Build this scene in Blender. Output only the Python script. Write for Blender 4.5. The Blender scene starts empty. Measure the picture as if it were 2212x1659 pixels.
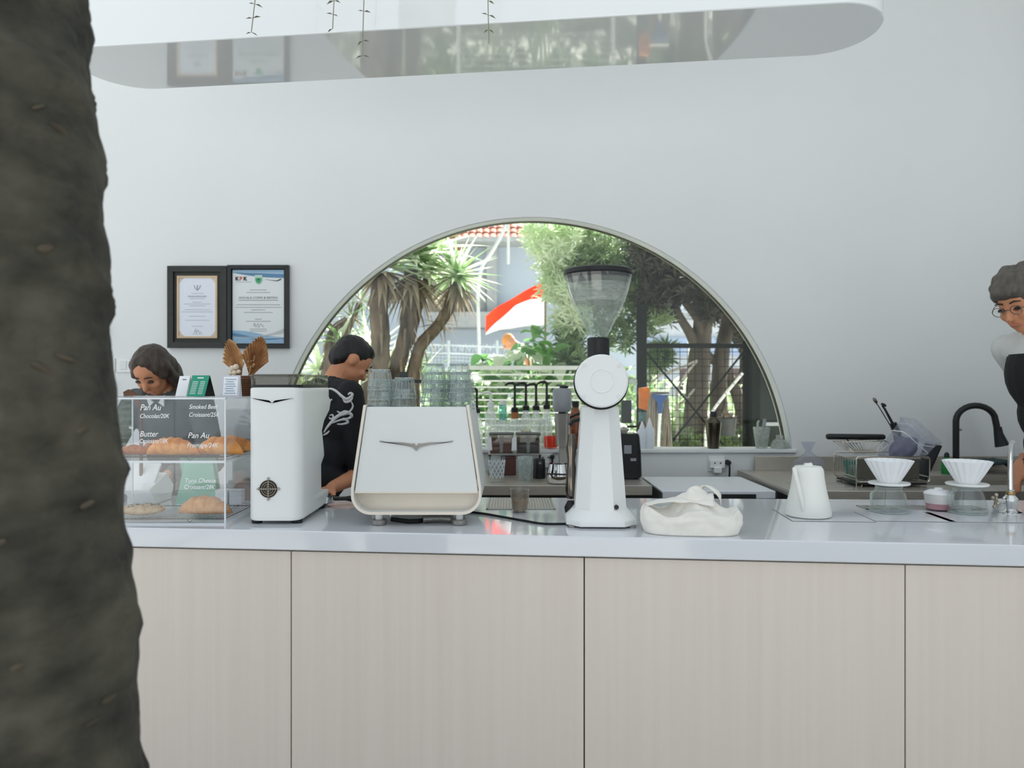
import bpy, bmesh, math, random
import numpy as np
from mathutils import Vector, Matrix, noise
from mathutils.bvhtree import BVHTree

random.seed(7)
R = math.radians
SC = bpy.context.scene
COL = SC.collection

# ------------------------------------------------------------------ camera, world, sun, exposure
FPX = 1600.0                     # focal length in pixels of the 2212 px wide frame
EYE = 1.35
cam = bpy.data.cameras.new('camera')
cam.sensor_width = 36.0
cam.lens = 36.0 * FPX / 2212.0
cam.clip_start = 0.05
cam.dof.use_dof = True
cam.dof.focus_distance = 2.6
cam.dof.aperture_fstop = 3.2
camo = bpy.data.objects.new('camera', cam)
camo.location = (0, 0, EYE)
camo.rotation_euler = (R(90), 0, 0)
COL.objects.link(camo)
SC.camera = camo

SC.view_settings.view_transform = 'Standard'
SC.view_settings.look = 'None'
SC.view_settings.gamma = 1.0
SC.view_settings.use_curve_mapping = False
SC.view_settings.exposure = 0.10
SC.cycles.max_bounces = 7
SC.cycles.diffuse_bounces = 4
SC.cycles.glossy_bounces = 4
SC.cycles.transparent_max_bounces = 28
SC.cycles.transmission_bounces = 4
SC.cycles.caustics_reflective = False
SC.cycles.caustics_refractive = False
SC.cycles.sample_clamp_indirect = 6.0

world = bpy.data.worlds.new('bright_hazy_sky')
SC.world = world
world.use_nodes = True
_bg = world.node_tree.nodes['Background']
_bg.inputs[0].default_value = (0.84, 0.93, 1.0, 1)
_bg.inputs[1].default_value = 1.0

sun = bpy.data.lights.new('sun', 'SUN')
sun.energy = 19.0
sun.angle = R(1.0)
sun.color = (1.0, 0.96, 0.9)
suno = bpy.data.objects.new('sun', sun)
suno.rotation_euler = Vector((-0.55, -0.92, -1.0)).to_track_quat('-Z', 'Y').to_euler()
suno.location = (6, 8, 12)
COL.objects.link(suno)

# ------------------------------------------------------------------ helpers
def W(px, py, d):
    """point seen at pixel px,py of the 2212x1659 frame, d metres into the room"""
    return Vector(((px - 1106.0) / FPX * d, d, EYE - (py - 829.5) / FPX * d))

ZC = EYE - 0.467                 # worktop height
def CT(px, py):
    """point on the worktop"""
    d = 0.467 * FPX / (py - 829.5)
    return Vector(((px - 1106.0) / FPX * d, d, ZC))

class MB:
    def __init__(self, k=1.0):
        self.k = k; self.v = []; self.f = []
    def add(self, vs, fs):
        o = len(self.v)
        self.v += [tuple(p) for p in vs]
        self.f += [tuple(i + o for i in f) for f in fs]
        return self
    def box(self, x0, x1, y0, y1, z0, z1):
        vs = [(x, y, z) for z in (z0, z1) for y in (y0, y1) for x in (x0, x1)]
        return self.add(vs, [(0,2,3,1),(4,5,7,6),(0,1,5,4),(2,6,7,3),(0,4,6,2),(1,3,7,5)])
    def obox(self, c, size, rot=None):
        m = rot or Matrix.Identity(3)
        a, b, h = size[0]/2, size[1]/2, size[2]/2
        vs = [Vector(c) + m @ Vector((x, y, z)) for z in (-h, h) for y in (-b, b) for x in (-a, a)]
        return self.add(vs, [(0,2,3,1),(4,5,7,6),(0,1,5,4),(2,6,7,3),(0,4,6,2),(1,3,7,5)])
    def prism(self, poly, a0, a1, axis='y'):
        n = len(poly)
        def P(p, a):
            return (p[0], a, p[1]) if axis == 'y' else ((a, p[0], p[1]) if axis == 'x' else (p[0], p[1], a))
        vs = [P(p, a0) for p in poly] + [P(p, a1) for p in poly]
        fs = [tuple(range(n)), tuple(reversed(range(n, 2*n)))]
        fs += [(i, i + n, (i+1) % n + n, (i+1) % n) for i in range(n)]
        return self.add(vs, fs)
    def loft(self, rings, cap0=True, cap1=True, closed=False):
        n = len(rings[0]); vs = [p for r in rings for p in r]; fs = []
        m = len(rings)
        for j in range(m if closed else m - 1):
            a, b = j * n, ((j + 1) % m) * n
            for i in range(n):
                fs.append((a + i, a + (i+1) % n, b + (i+1) % n, b + i))
        if not closed:
            if cap0: fs.append(tuple(reversed(range(n))))
            if cap1: fs.append(tuple(range((m-1)*n, m*n)))
        return self.add(vs, fs)
    def lathe(self, prof, seg=28, c=(0,0,0), axis='z', cap0=True, cap1=True):
        rings = []
        for r, h in prof:
            ring = []
            for i in range(seg):
                a = 2*math.pi*i/seg
                x, y = r*math.cos(a), r*math.sin(a)
                if axis == 'z': p = (c[0]+x, c[1]+y, c[2]+h)
                elif axis == 'y': p = (c[0]+x, c[1]+h, c[2]+y)
                else: p = (c[0]+h, c[1]+x, c[2]+y)
                ring.append(p)
            rings.append(ring)
        return self.loft(rings, cap0, cap1)
    def tube(self, pts, r, seg=8, cap=True, closed=False):
        pts = [Vector(p) for p in pts]; n = len(pts)
        rs = r if isinstance(r, (list, tuple)) else [r]*n
        rings = []; up = None
        for i, p in enumerate(pts):
            a = pts[i-1] if (i or closed) else pts[i]
            b = pts[(i+1) % n] if (i < n-1 or closed) else pts[i]
            t = (b - a)
            t = t.normalized() if t.length > 1e-9 else Vector((0,0,1))
            if up is None:
                up = Vector((0,0,1)) if abs(t.z) < .9 else Vector((0,1,0))
            up = (up - t*up.dot(t))
            up = up.normalized() if up.length > 1e-6 else t.orthogonal().normalized()
            s = t.cross(up)
            rings.append([p + (up*math.cos(2*math.pi*k/seg) + s*math.sin(2*math.pi*k/seg))*rs[i] for k in range(seg)])
        return self.loft(rings, cap, cap, closed)
    def ell(self, c, r, seg=20, rings=12, rot=None):
        m = rot or Matrix.Identity(3); rr = []
        for j in range(rings + 1):
            t = -math.pi/2 + math.pi*(j + .0)/rings
            t = max(-1.5, min(1.5, t))
            rr.append([Vector(c) + m @ Vector((r[0]*math.cos(t)*math.cos(2*math.pi*i/seg),
                       r[1]*math.cos(t)*math.sin(2*math.pi*i/seg), r[2]*math.sin(t))) for i in range(seg)])
        return self.loft(rr)
    def caps(self, p0, p1, r0, r1, seg=14):
        """tapered capsule"""
        p0, p1 = Vector(p0), Vector(p1); d = p1 - p0; L = d.length; t = d / L
        pts, rs = [], []
        for a in (-85, -60, -30, 0): pts.append(p0 + t*math.sin(R(a))*r0); rs.append(math.cos(R(a))*r0)
        for a in (0, 30, 60, 85): pts.append(p1 + t*math.sin(R(a))*r1); rs.append(math.cos(R(a))*r1)
        return self.tube(pts, rs, seg)
    def grid(self, fn, nu, nv, closeu=False):
        vs = [fn(i/(nu if closeu else nu-1), j/(nv-1)) for j in range(nv) for i in range(nu)]; fs = []
        for j in range(nv-1):
            for i in range(nu if closeu else nu-1):
                fs.append((j*nu+i, j*nu+(i+1) % nu, (j+1)*nu+(i+1) % nu, (j+1)*nu+i))
        return self.add(vs, fs)
    def mesh(self, name):
        me = bpy.data.meshes.new(name)
        k = self.k
        me.from_pydata([(p[0]*k, p[1]*k, p[2]*k) for p in self.v], [], self.f)
        bm = bmesh.new(); bm.from_mesh(me)
        bmesh.ops.recalc_face_normals(bm, faces=bm.faces)
        bm.to_mesh(me); bm.free()
        return me
    def build(self, name, mat, parent=None, smooth=35, bevel=0, loc=None, rot=None, solid=0, segs=2):
        me = self.mesh(name)
        finish(me, mat, smooth)
        o = bpy.data.objects.new(name, me); COL.objects.link(o)
        if parent: o.parent = parent
        if loc is not None: o.location = loc
        if rot is not None: o.rotation_euler = rot
        if solid:
            m = o.modifiers.new('thickness', 'SOLIDIFY'); m.thickness = solid; m.offset = 0
        if bevel:
            m = o.modifiers.new('bevel', 'BEVEL'); m.width = bevel; m.segments = segs; m.limit_method = 'ANGLE'; m.angle_limit = R(40)
        return o

def finish(me, mat, smooth=35):
    for m in (mat if isinstance(mat, (list, tuple)) else [mat]):
        me.materials.append(m)
    if smooth:
        me.polygons.foreach_set('use_smooth', [True]*len(me.polygons))
        me.set_sharp_from_angle(angle=R(smooth))

def tag(o, label, cat, group=None, kind=None):
    if label: o['label'] = label
    if cat: o['category'] = cat
    if group: o['group'] = group
    if kind: o['kind'] = kind
    return o
def thing(name, label, cat, loc=(0,0,0), rotz=0, group=None):
    o = bpy.data.objects.new(name, None); COL.objects.link(o)
    o.empty_display_size = .05
    o.location = loc; o.rotation_euler = (0, 0, rotz)
    return tag(o, label, cat, group)
def struct(o, label=None, cat=None):
    o['kind'] = 'structure'
    return tag(o, label, cat)
def inst(src, name, parent, loc, rot=None, scale=None, label=None):
    o = bpy.data.objects.new(name, src if isinstance(src, bpy.types.Mesh) else src.data)
    COL.objects.link(o); o.parent = parent; o.location = loc
    if rot is not None:
        if hasattr(rot, 'to_3x3') and not hasattr(rot, 'order'):
            o.rotation_mode = 'QUATERNION'; o.rotation_quaternion = rot.to_quaternion() if not hasattr(rot, 'w') else rot
        else: o.rotation_euler = rot
    if scale is not None: o.scale = scale if hasattr(scale, '__len__') else (scale,)*3
    return o
def copy_tree(o, parent=None, loc=None, rotz=None, label=None, group=None):
    c = o.copy(); COL.objects.link(c)
    if parent: c.parent = parent
    if loc is not None: c.location = loc
    if rotz is not None: c.rotation_euler.z = rotz
    if label: c['label'] = label
    if group: c['group'] = group
    for ch in list(o.children): copy_tree(ch, c)
    return c

# ------------------------------------------------------------------ materials
def lin(c):
    return tuple(((x/255.0)/12.92 if x/255.0 <= .04045 else ((x/255.0+.055)/1.055)**2.4) for x in c)
MATS = {}
def M(name, rgb, rough=.5, metal=0.0, var=.05, vs=6.0, bump=0.0, bs=60.0, coat=0.0, spec=.5, stretch=(1,1,1), rgb2=None, fac=None, trans=0.0, ior=1.45, sheen=0.0, sub=0.0, detail=3.0):
    """principled surface whose colour drifts with procedural noise"""
    m = bpy.data.materials.new(name); m.use_nodes = True
    nt = m.node_tree; N = nt.nodes; L = nt.links
    b = N['Principled BSDF']
    c1 = lin(rgb)
    c2 = lin(rgb2) if rgb2 else tuple(max(0, x*(1-var*2.2)) for x in c1)
    tc = N.new('ShaderNodeTexCoord'); mp = N.new('ShaderNodeMapping'); mp.inputs['Scale'].default_value = stretch
    L.new(tc.outputs['Object'], mp.inputs[0])
    nz = N.new('ShaderNodeTexNoise'); nz.inputs['Scale'].default_value = vs; nz.inputs['Detail'].default_value = detail
    L.new(mp.outputs[0], nz.inputs['Vector'])
    rp = N.new('ShaderNodeValToRGB')
    rp.color_ramp.elements[0].color = (*c2, 1); rp.color_ramp.elements[1].color = (*c1, 1)
    lo, hi = fac or (.35, .65)
    rp.color_ramp.elements[0].position = lo; rp.color_ramp.elements[1].position = hi
    L.new(nz.outputs[0], rp.inputs[0]); L.new(rp.outputs[0], b.inputs['Base Color'])
    b.inputs['Roughness'].default_value = rough; b.inputs['Metallic'].default_value = metal
    b.inputs['Specular IOR Level'].default_value = spec
    b.inputs['Coat Weight'].default_value = coat; b.inputs['Coat Roughness'].default_value = .05
    b.inputs['Transmission Weight'].default_value = trans; b.inputs['IOR'].default_value = ior
    b.inputs['Sheen Weight'].default_value = sheen
    if sub:
        b.inputs['Subsurface Weight'].default_value = sub; b.inputs['Subsurface Radius'].default_value = (.02,.008,.004); b.inputs['Subsurface Scale'].default_value = .5
    if bump:
        bp = N.new('ShaderNodeBump'); bp.inputs['Strength'].default_value = bump; bp.inputs['Distance'].default_value = .01
        n2 = N.new('ShaderNodeTexNoise'); n2.inputs['Scale'].default_value = bs; n2.inputs['Detail'].default_value = 5
        L.new(mp.outputs[0], n2.inputs['Vector']); L.new(n2.outputs[0], bp.inputs['Height']); L.new(bp.outputs[0], b.inputs['Normal'])
    MATS[name] = m
    return m
def G(name, tint=(1,1,1), ior=1.45, rough=.02, haze=0.0, hazec=(230,235,235), refl=1.0):
    """thin clear wall: see-through with Fresnel reflection and an optional milky part"""
    m = bpy.data.materials.new(name); m.use_nodes = True
    nt = m.node_tree; N = nt.nodes; L = nt.links
    N.remove(N['Principled BSDF']); out = N['Material Output']
    tr = N.new('ShaderNodeBsdfTransparent'); tr.inputs[0].default_value = (*tint, 1)
    gl = N.new('ShaderNodeBsdfGlossy'); gl.inputs['Roughness'].default_value = rough
    gl.inputs[0].default_value = (refl, refl, refl, 1)
    lw = N.new('ShaderNodeLayerWeight'); lw.inputs[0].default_value = .5
    pw = N.new('ShaderNodeMath'); pw.operation = 'POWER'; pw.inputs[1].default_value = 4.0
    f0 = ((ior-1)/(ior+1))**2
    ma = N.new('ShaderNodeMath'); ma.operation = 'MULTIPLY_ADD'; ma.inputs[1].default_value = min(.75, 12*f0+.1); ma.inputs[2].default_value = f0
    L.new(lw.outputs['Facing'], pw.inputs[0]); L.new(pw.outputs[0], ma.inputs[0]); fr = ma
    nz = N.new('ShaderNodeTexNoise'); nz.inputs['Scale'].default_value = 9
    d1 = N.new('ShaderNodeBsdfDiffuse'); d1.inputs[0].default_value = (*lin(hazec), 1)
    d2 = N.new('ShaderNodeBsdfTranslucent'); d2.inputs[0].default_value = (*lin(hazec), 1)
    df = N.new('ShaderNodeMixShader'); df.inputs[0].default_value = .5; L.new(d1.outputs[0], df.inputs[1]); L.new(d2.outputs[0], df.inputs[2])
    mh = N.new('ShaderNodeMixShader'); L.new(tr.outputs[0], mh.inputs[1]); L.new(df.outputs[0], mh.inputs[2])
    mm = N.new('ShaderNodeMath'); mm.operation = 'MULTIPLY'; mm.inputs[1].default_value = haze*2
    L.new(nz.outputs[0], mm.inputs[0]); L.new(mm.outputs[0], mh.inputs[0])
    mx = N.new('ShaderNodeMixShader')
    L.new(fr.outputs[0], mx.inputs[0]); L.new(mh.outputs[0], mx.inputs[1]); L.new(gl.outputs[0], mx.inputs[2])
    L.new(mx.outputs[0], out.inputs[0])
    return m

wall_white = M('wall_white', (228,229,228), .75, var=.012, vs=1.2, bump=.02, bs=120)
ceil_white = M('ceiling_white', (236,237,236), .8, var=.01)
floor_m = M('floor_concrete', (196,197,196), .45, var=.06, vs=2.5, bump=.05, bs=30)
quartz = M('white_quartz', (218,220,224), .07, var=.01, vs=3, coat=.3)
gloss_white = M('gloss_white_lacquer', (228,230,230), .04, var=.004, vs=2, spec=1.0, coat=1.0)
white_paint = M('white_enamel', (233,234,233), .32, var=.012, vs=5)
white_satin = M('white_satin_metal', (226,227,226), .42, var=.012, vs=5)
cream = M('cream_enamel', (232,222,208), .4, var=.02)
white_matte = M('white_matte', (232,232,228), .6, var=.02)
ceramic = M('white_ceramic', (240,241,242), .22, var=.008, coat=.4)
black = M('black_plastic', (20,22,23), .4, var=.15)
black_soft = M('black_rubber', (22,23,24), .7, var=.12)
dark_frame = M('dark_frame_wood', (44,46,42), .45, var=.12, vs=14, stretch=(1,1,6))
steel = M('brushed_steel', (198,192,182), .38, metal=.72, var=.06, vs=30, stretch=(1,12,12))
steel_m = M('satin_steel', (180,177,170), .42, metal=.6, var=.05, vs=12)
chrome = M('chrome', (215,215,215), .08, metal=1.0, var=.02)
chrome_dk = M('dark_chrome', (120,112,104), .15, metal=1.0, var=.08)
grey_plastic = M('grey_plastic', (150,154,158), .4, var=.04)
grey_dk = M('dark_grey_plastic', (64,68,66), .5, var=.08)
bronze = M('dark_bronze', (62,52,40), .4, metal=.6, var=.1)
emblem_m = M('emblem_grey', (150,147,142), .35, metal=.6, var=.04)
wood = M('pale_ash_laminate', (226,214,203), .5, var=.03, vs=4.5, stretch=(9,9,.16), rgb2=(220,207,195), bump=.012, bs=30, fac=(.25,.75), detail=8)
wood_edge = M('panel_edge_tan', (150,128,100), .6, var=.08)
brownwood = M('brown_wood', (104,66,44), .5, var=.15, vs=20, stretch=(1,1,5))
clear = G('clear_glass', (.97,.985,.98), 1.45, haze=.02)
acrylic = G('clear_acrylic', (.98,.985,.99), 1.42, haze=.004)
acrylic_edge = M('acrylic_polished_edge', (228,232,236), .2, var=.02)
window_glass = G('window_glass', (.93,.955,.95), 1.3, haze=.004)
tumbler = G('tumbler_glass', (.96,.975,.97), 1.5, rough=.03, haze=.03, hazec=(225,232,232))
glass_edge = G('brightened_glass_edge', (.80,.85,.84), 1.6, rough=.05, haze=.36, hazec=(236,242,242))  # milky white mixed in as painted highlights on rims, bases and ridges
smoked = G('smoked_plastic', (.62,.60,.56), 1.45, haze=.12, hazec=(150,145,135))
frosted = G('frosted_plastic', (.85,.88,.86), 1.4, rough=.2, haze=.38, hazec=(226,229,226))
haze_plastic = G('milky_plastic', (.86,.87,.92), 1.4, rough=.15, haze=.22, hazec=(205,206,218))
hopper_glass = G('hopper_plastic', (.93,.95,.94), 1.5, rough=.05, haze=.11, hazec=(236,240,236))
milk_band = G('milky_band', (.9,.92,.9), 1.4, rough=.3, haze=.45, hazec=(226,228,224))

def LEAF(name, rgb, rgb2, rough=.4, vs=3.0, var=.2, spec=.5, glow=.45, **kw):
    """leaf surface that also lets light through"""
    m = M(name, rgb, rough, var=var, vs=vs, rgb2=rgb2, spec=spec)
    nt = m.node_tree; N = nt.nodes; L = nt.links
    b = N['Principled BSDF']; out = N['Material Output']
    tl = N.new('ShaderNodeBsdfTranslucent'); src = b.inputs['Base Color'].links[0].from_socket
    L.new(src, tl.inputs[0])
    mx = N.new('ShaderNodeMixShader'); mx.inputs[0].default_value = glow
    L.new(b.outputs[0], mx.inputs[1]); L.new(tl.outputs[0], mx.inputs[2]); L.new(mx.outputs[0], out.inputs[0])
    return m

# ------------------------------------------------------------------ the setting
DW = 4.4                                                     # depth of the back wall
AX, AZ, AR = .121, .7876, 1.555                              # arch centre and radius
ZS = EYE - (970-829.5)*DW/FPX                                # sill height
def wall_with_arch():
    b = MB()
    half = math.sqrt(AR**2 - (ZS-AZ)**2)
    a0 = math.acos(half/AR)
    n = 90
    arc = []
    for i in range(n+1):
        t = math.pi - a0 - (math.pi - 2*a0)*i/n
        arc.append((AX + AR*math.cos(t), AZ + AR*math.sin(t)))
    X0, X1, ZT = -5.2, 3.06, 4.3
    for y in (DW, DW+.17):
        b.add([(X0,y,0),(arc[0][0],y,0),(arc[0][0],y,ZT),(X0,y,ZT)], [(0,1,2,3)])
        b.add([(arc[-1][0],y,0),(X1,y,0),(X1,y,ZT),(arc[-1][0],y,ZT)], [(0,1,2,3)])
        b.add([(arc[0][0],y,0),(arc[-1][0],y,0),(arc[-1][0],y,ZS),(arc[0][0],y,ZS)], [(0,1,2,3)])
        for (xa,za),(xb,zb) in zip(arc, arc[1:]):
            b.add([(xa,y,za),(xb,y,zb),(xb,y,ZT),(xa,y,ZT)], [(0,1,2,3)])
    for (xa,za),(xb,zb) in zip(arc, arc[1:]):
        b.add([(xa,DW,za),(xb,DW,zb),(xb,DW+.17,zb),(xa,DW+.17,za)], [(0,1,2,3)])
    b.add([(arc[0][0],DW,ZS),(arc[-1][0],DW,ZS),(arc[-1][0],DW+.17,ZS),(arc[0][0],DW+.17,ZS)], [(0,1,2,3)])
    b.add([(X0,DW,0),(X0,DW+.17,0),(X0,DW+.17,ZT),(X0,DW,ZT)], [(0,1,2,3)])
    b.add([(X1,DW,0),(X1,DW+.17,0),(X1,DW+.17,ZT),(X1,DW,ZT)], [(0,1,2,3)])
    return b, arc
wb, ARC = wall_with_arch()
struct(wb.build('wall_back', wall_white, smooth=0))
struct(MB().box(3.06, 3.2, -3.0, 4.4, 0, 4.3).build('wall_right', wall_white, smooth=0))  # unseen; forward stretch added to block sky light from the right
struct(MB().box(-5.2, 3.2, 3.2, 4.57, 4.3, 4.42).build('ceiling', ceil_white, smooth=0))
struct(MB().box(-14, 14, -12, 4.57, -.1, 0).build('floor', floor_m, smooth=0))
# window: dark slim frame, clear pane, projecting white sill
win = bpy.data.objects.new('window_1', None); COL.objects.link(win); struct(win, 'half-round picture window with slim frame looking onto the garden', 'window')
def arc_ring(r0, r1, y0, y1, n=90):
    b = MB(); rings = []
    for i in range(n+1):
        t = R(-3) + (math.pi + R(6))*i/n
        c, s = math.cos(t), math.sin(t)
        za = AZ+r0*s
        rings.append([(AX+r*c, y, max(AZ+r*s, ZS+.002)) for r, y in ((r0,y0),(r1,y0),(r1,y1),(r0,y1))])
    return b.loft(rings)
white_frame = M('white_aluminium', (225,228,230), .4, var=.02)
arc_ring(AR-.009, AR-.001, DW+.09, DW+.13).build('frame', bronze, win, smooth=30)
arc_ring(AR-.006, AR-.001, DW+.01, DW+.09).build('frame', white_frame, win, smooth=30)
b = MB(); pts = [(x, z) for x, z in ARC]
pts = [(AX+(x-AX)*.994, ZS+(z-ZS)*.994+.003) for x, z in pts]
b.prism(pts, DW+.10, DW+.106, 'y').build('pane', window_glass, win, smooth=0)
h_ = math.sqrt(AR**2-(ZS-AZ)**2)
MB().box(AX-h_-.03, AX+h_+.02, DW-.018, DW+.0, ZS-.022, ZS).build('sill', wall_white, win, bevel=.004)
MB().box(AX-h_+.004, AX+h_-.004, DW+.0, DW+.085, ZS-.004, ZS+.001).build('sill_top', wall_white, win, smooth=0)
# baseboard; unseen eave added outside to block sun from the window
struct(MB().box(-5.2, 3.4, DW+.17, DW+2.0, 2.85, 2.97).build('ceiling_light_block', ceil_white, smooth=0))
struct(MB().box(-5.2, -.4, DW-.015, DW, 0, .09).build('baseboard_back', white_frame, bevel=.003))

# ------------------------------------------------------------------ service counter
TH = R(5.5)
EX = Vector((math.cos(TH), -math.sin(TH), 0)); EY = Vector((math.sin(TH), math.cos(TH), 0))
FD = 2.29
def front_t(px, dd=FD):
    p = px - 1106.0
    return dd*p/(FPX*math.cos(TH) + p*math.sin(TH))
def FP(t, back=0.0):
    return Vector((0, FD, 0)) + EX*t + EY*back
LIP = .063
def rear(x): return 3.05 - .035*x
L0, L1 = -2.55, 2.85
tp = [FP(L0), FP(L1), Vector((L1*math.cos(TH), rear(L1), 0)), Vector((L0*math.cos(TH), rear(L0), 0))]
top = MB().prism([(p.x, p.y) for p in tp], ZC-LIP, ZC, 'z').build('worktop', quartz, bevel=.004, smooth=30)
tag(top, 'long glossy white quartz worktop running across the whole service counter', 'worktop')
base = thing('service_counter', 'pale wood panelled counter base below the white worktop', 'counter', (0, FD, 0))
def local(o, p): return Vector(p) - o.location
bp = [FP(L0+.02, .035), FP(L1-.02, .035), Vector((L1*math.cos(TH)-.02, rear(L1)-.05, 0)), Vector((L0*math.cos(TH)+.02, rear(L0)-.05, 0))]
MB().prism([(p.x, p.y-FD) for p in bp], 0, ZC-LIP-.001, 'z').build('carcass', wood_edge, base, smooth=0)
seams = [L0+.02, front_t(10), front_t(625), front_t(1262), front_t(1960), L1-.02]
for i in range(5):
    a, c = seams[i]+.002, seams[i+1]-.002
    b = MB()
    q = [FP(a,.014), FP(c,.014), FP(c,.034), FP(a,.034)]
    b.prism([(p.x, p.y-FD) for p in q], .08, ZC-LIP-.006, 'z').build('front_panel', wood, base, bevel=.0012, smooth=30)
q = [FP(L0+.05,.05), FP(L1-.05,.05), FP(L1-.05,.034), FP(L0+.05,.034)]
MB().prism([(p.x, p.y-FD) for p in q], 0, .08, 'z').build('plinth', grey_dk, base, smooth=0)

# ------------------------------------------------------------------ hanging white stadium-shaped canopy
HP = EYE + 1.23
cA, cB, rS = Vector((-1.49, 2.895)), Vector((1.08, 2.585)), .195
def stadium(a, b, r, n=28):
    u = (b-a).normalized(); w = Vector((-u.y, u.x)); out = []
    for i in range(n+1):
        t = -math.pi/2 + math.pi*i/n; out.append(b + u*math.cos(t)*r + w*math.sin(t)*r)
    for i in range(n+1):
        t = math.pi/2 + math.pi*i/n; out.append(a + u*math.cos(t)*r + w*math.sin(t)*r)
    return out
cn = thing('hanging_canopy', 'glossy white pill-shaped canopy hanging over the counter', 'canopy', (0, 2.74, HP))
MB().prism([(p.x, p.y-2.74) for p in stadium(cA, cB, rS)], 0, .30, 'z').build('shell', gloss_white, cn, bevel=.004, smooth=30)
for t in (.12, .88):
    p = cA.lerp(cB, t)
    MB().tube([(p.x, p.y-2.74, .299), (p.x, p.y-2.74, 4.3-HP)], .006).build('hanger', steel_m, cn)

# ------------------------------------------------------------------ tree trunk in the foreground
bark = M('rough_bark', (84,80,68), .9, var=.3, vs=7, stretch=(1,1,1.8), rgb2=(32,32,27), bump=1.0, bs=22, fac=(.32,.68), detail=9)
bark_tan = M('tan_leaf_scar', (92,82,67), .9, var=.2, vs=20, bump=.5, bs=40)
edge = [(-600,120),(0,143),(90,150),(150,160),(165,176),(185,170),(350,183),(500,190),(610,204),(640,202),(830,212),(1000,226),(1180,242),(1215,250),(1260,246),(1320,256),(1440,262),(1470,266),(1520,262),(1560,268),(1660,270),(2100,300),(2793,420)]
DT = 1.1
def edge_x(z):
    py = 829.5 + (EYE - z)*FPX/DT
    for (ya,xa),(yb,xb) in zip(edge, edge[1:]):
        if ya <= py <= yb:
            f = (py-ya)/(yb-ya); return (xa+(xb-xa)*f - 1106)/FPX*DT
    return (edge[-1][1]-1106)/FPX*DT if py > edge[-1][0] else (edge[0][1]-1106)/FPX*DT
tr = thing('tree_trunk', 'rough grey-brown tree trunk close in the foreground', 'tree trunk', (-.80, DT, 0))
def tr_pt(u, v, off=0):
    z = 4.2*v
    r = .155 + .05*(1-v)**2
    a = 2*math.pi*u
    n1 = noise.noise(Vector((math.cos(a)*2, math.sin(a)*2, z*7)))
    n2 = noise.noise(Vector((math.cos(a)*7, math.sin(a)*7, z*22+5)))
    ridge = max(0, math.sin(z*26 + 2.2*math.sin(a) + n1*2))**6
    rr = r + .010*n1 + .006*n2 + .009*ridge + off
    ctr = edge_x(z) - r
    return (ctr + .80 + rr*math.cos(a), rr*math.sin(a), z)
MB().grid(tr_pt, 110, 420, closeu=True).build('trunk', bark, tr, smooth=180)
random.seed(3)
for i in range(34):
    u = random.choice([random.uniform(-.22,-.02), random.uniform(-.25,-.05)]); v = random.uniform(.2,.62)
    p = Vector(tr_pt(u % 1, v, .001)); a = 2*math.pi*u
    rm = Matrix.Rotation(a, 3, 'Z') @ Matrix.Rotation(random.uniform(-.5,.5), 3, 'X')
    MB().ell(p, (.0035, random.uniform(.006,.02), random.uniform(.0025,.006)), 10, 6, rm).build('leaf_scar', bark_tan, tr)
for bx_ in (cA.lerp(cB,.12).x, cA.lerp(cB,.88).x):
    struct(MB().box(bx_-.03, bx_+.03, 2.36, 3.2, 4.3, 4.38).build('ceiling_beam', white_frame, smooth=0))
struct(MB().box(-2.2, 1.6, 2.36, 2.41, 4.3, 4.38).build('ceiling_rail', white_frame, smooth=0))
# trailing vines hanging from the ceiling edge
vine_m = M('dry_vine_leaf', (150,146,122), .7, var=.15)
random.seed(5)
for i, (px, y1, bend, lab) in enumerate([(540,70,1,'thin dry vine hanging at the left, curling furthest down-left'), (722,62,0,'thin dry vine tip hanging second from the left above the canopy'), (790,120,0,'longest thin dry vine hanging across the canopy, third from left'), (1060,95,0,'thin dry vine hanging alone in the upper middle')]):
    d = 2.38
    tip = W(px, y1, d); topz = 4.3
    v = thing('hanging_vine', lab, 'vine', (tip.x, d, topz), 0, 'vines trailing from the ceiling edge')
    pts = []
    n = 40
    for k in range(n+1):
        f = k/n
        sway = .010*math.sin(f*9+i)
        x = bend*(.14*(1-f)) if bend else .01*(1-f)
        pts.append(Vector((x*1.0+sway, 0, -(topz-tip.z)*f)))
    MB().tube(pts, .0016, 5).build('stem', vine_m, v)
    lf = MB()
    lf.add([(0,0,0),(.012,.004,.004),(.026,0,.001),(.012,-.004,.004)], [(0,1,2,3)])
    lm = lf.mesh('leaf'); finish(lm, vine_m)
    for k in range(24, n+1):
        for s in (-1, 1):
            if random.random() < .25: continue
            inst(lm, 'leaf', v, pts[k], (random.uniform(-.4,.4), random.uniform(-.2,.7), (0 if s > 0 else math.pi)+random.uniform(-.6,.6)), random.uniform(.7,1.1))

# ------------------------------------------------------------------ things on the worktop
def rrect(w0, w1, d0, d1, r, n=6):
    """rounded rectangle in plan"""
    out = []
    for cx, cy, a0 in ((w1-r, d0+r, -90), (w1-r, d1-r, 0), (w0+r, d1-r, 90), (w0+r, d0+r, 180)):
        for i in range(n+1):
            a = R(a0 + 90*i/n); out.append((cx + r*math.cos(a), cy + r*math.sin(a)))
    return out
def fillet_plan(w, d, rf, rb, n=6):
    out = []
    for cx, cy, a0, r in ((w-rf, rf, -90, rf), (w-rb, d-rb, 0, rb), (-w+rb, d-rb, 90, rb), (-w+rf, rf, 180, rf)):
        for i in range(n+1):
            a = R(a0 + 90*i/n); out.append((cx + r*math.cos(a), cy + r*math.sin(a)))
    return out
def interp(tab, x):
    for (a, b), (c, d) in zip(tab, tab[1:]):
        if a <= x <= c: return b + (d-b)*(x-a)/(c-a)
    return tab[-1][1] if x > tab[-1][0] else tab[0][1]

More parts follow.
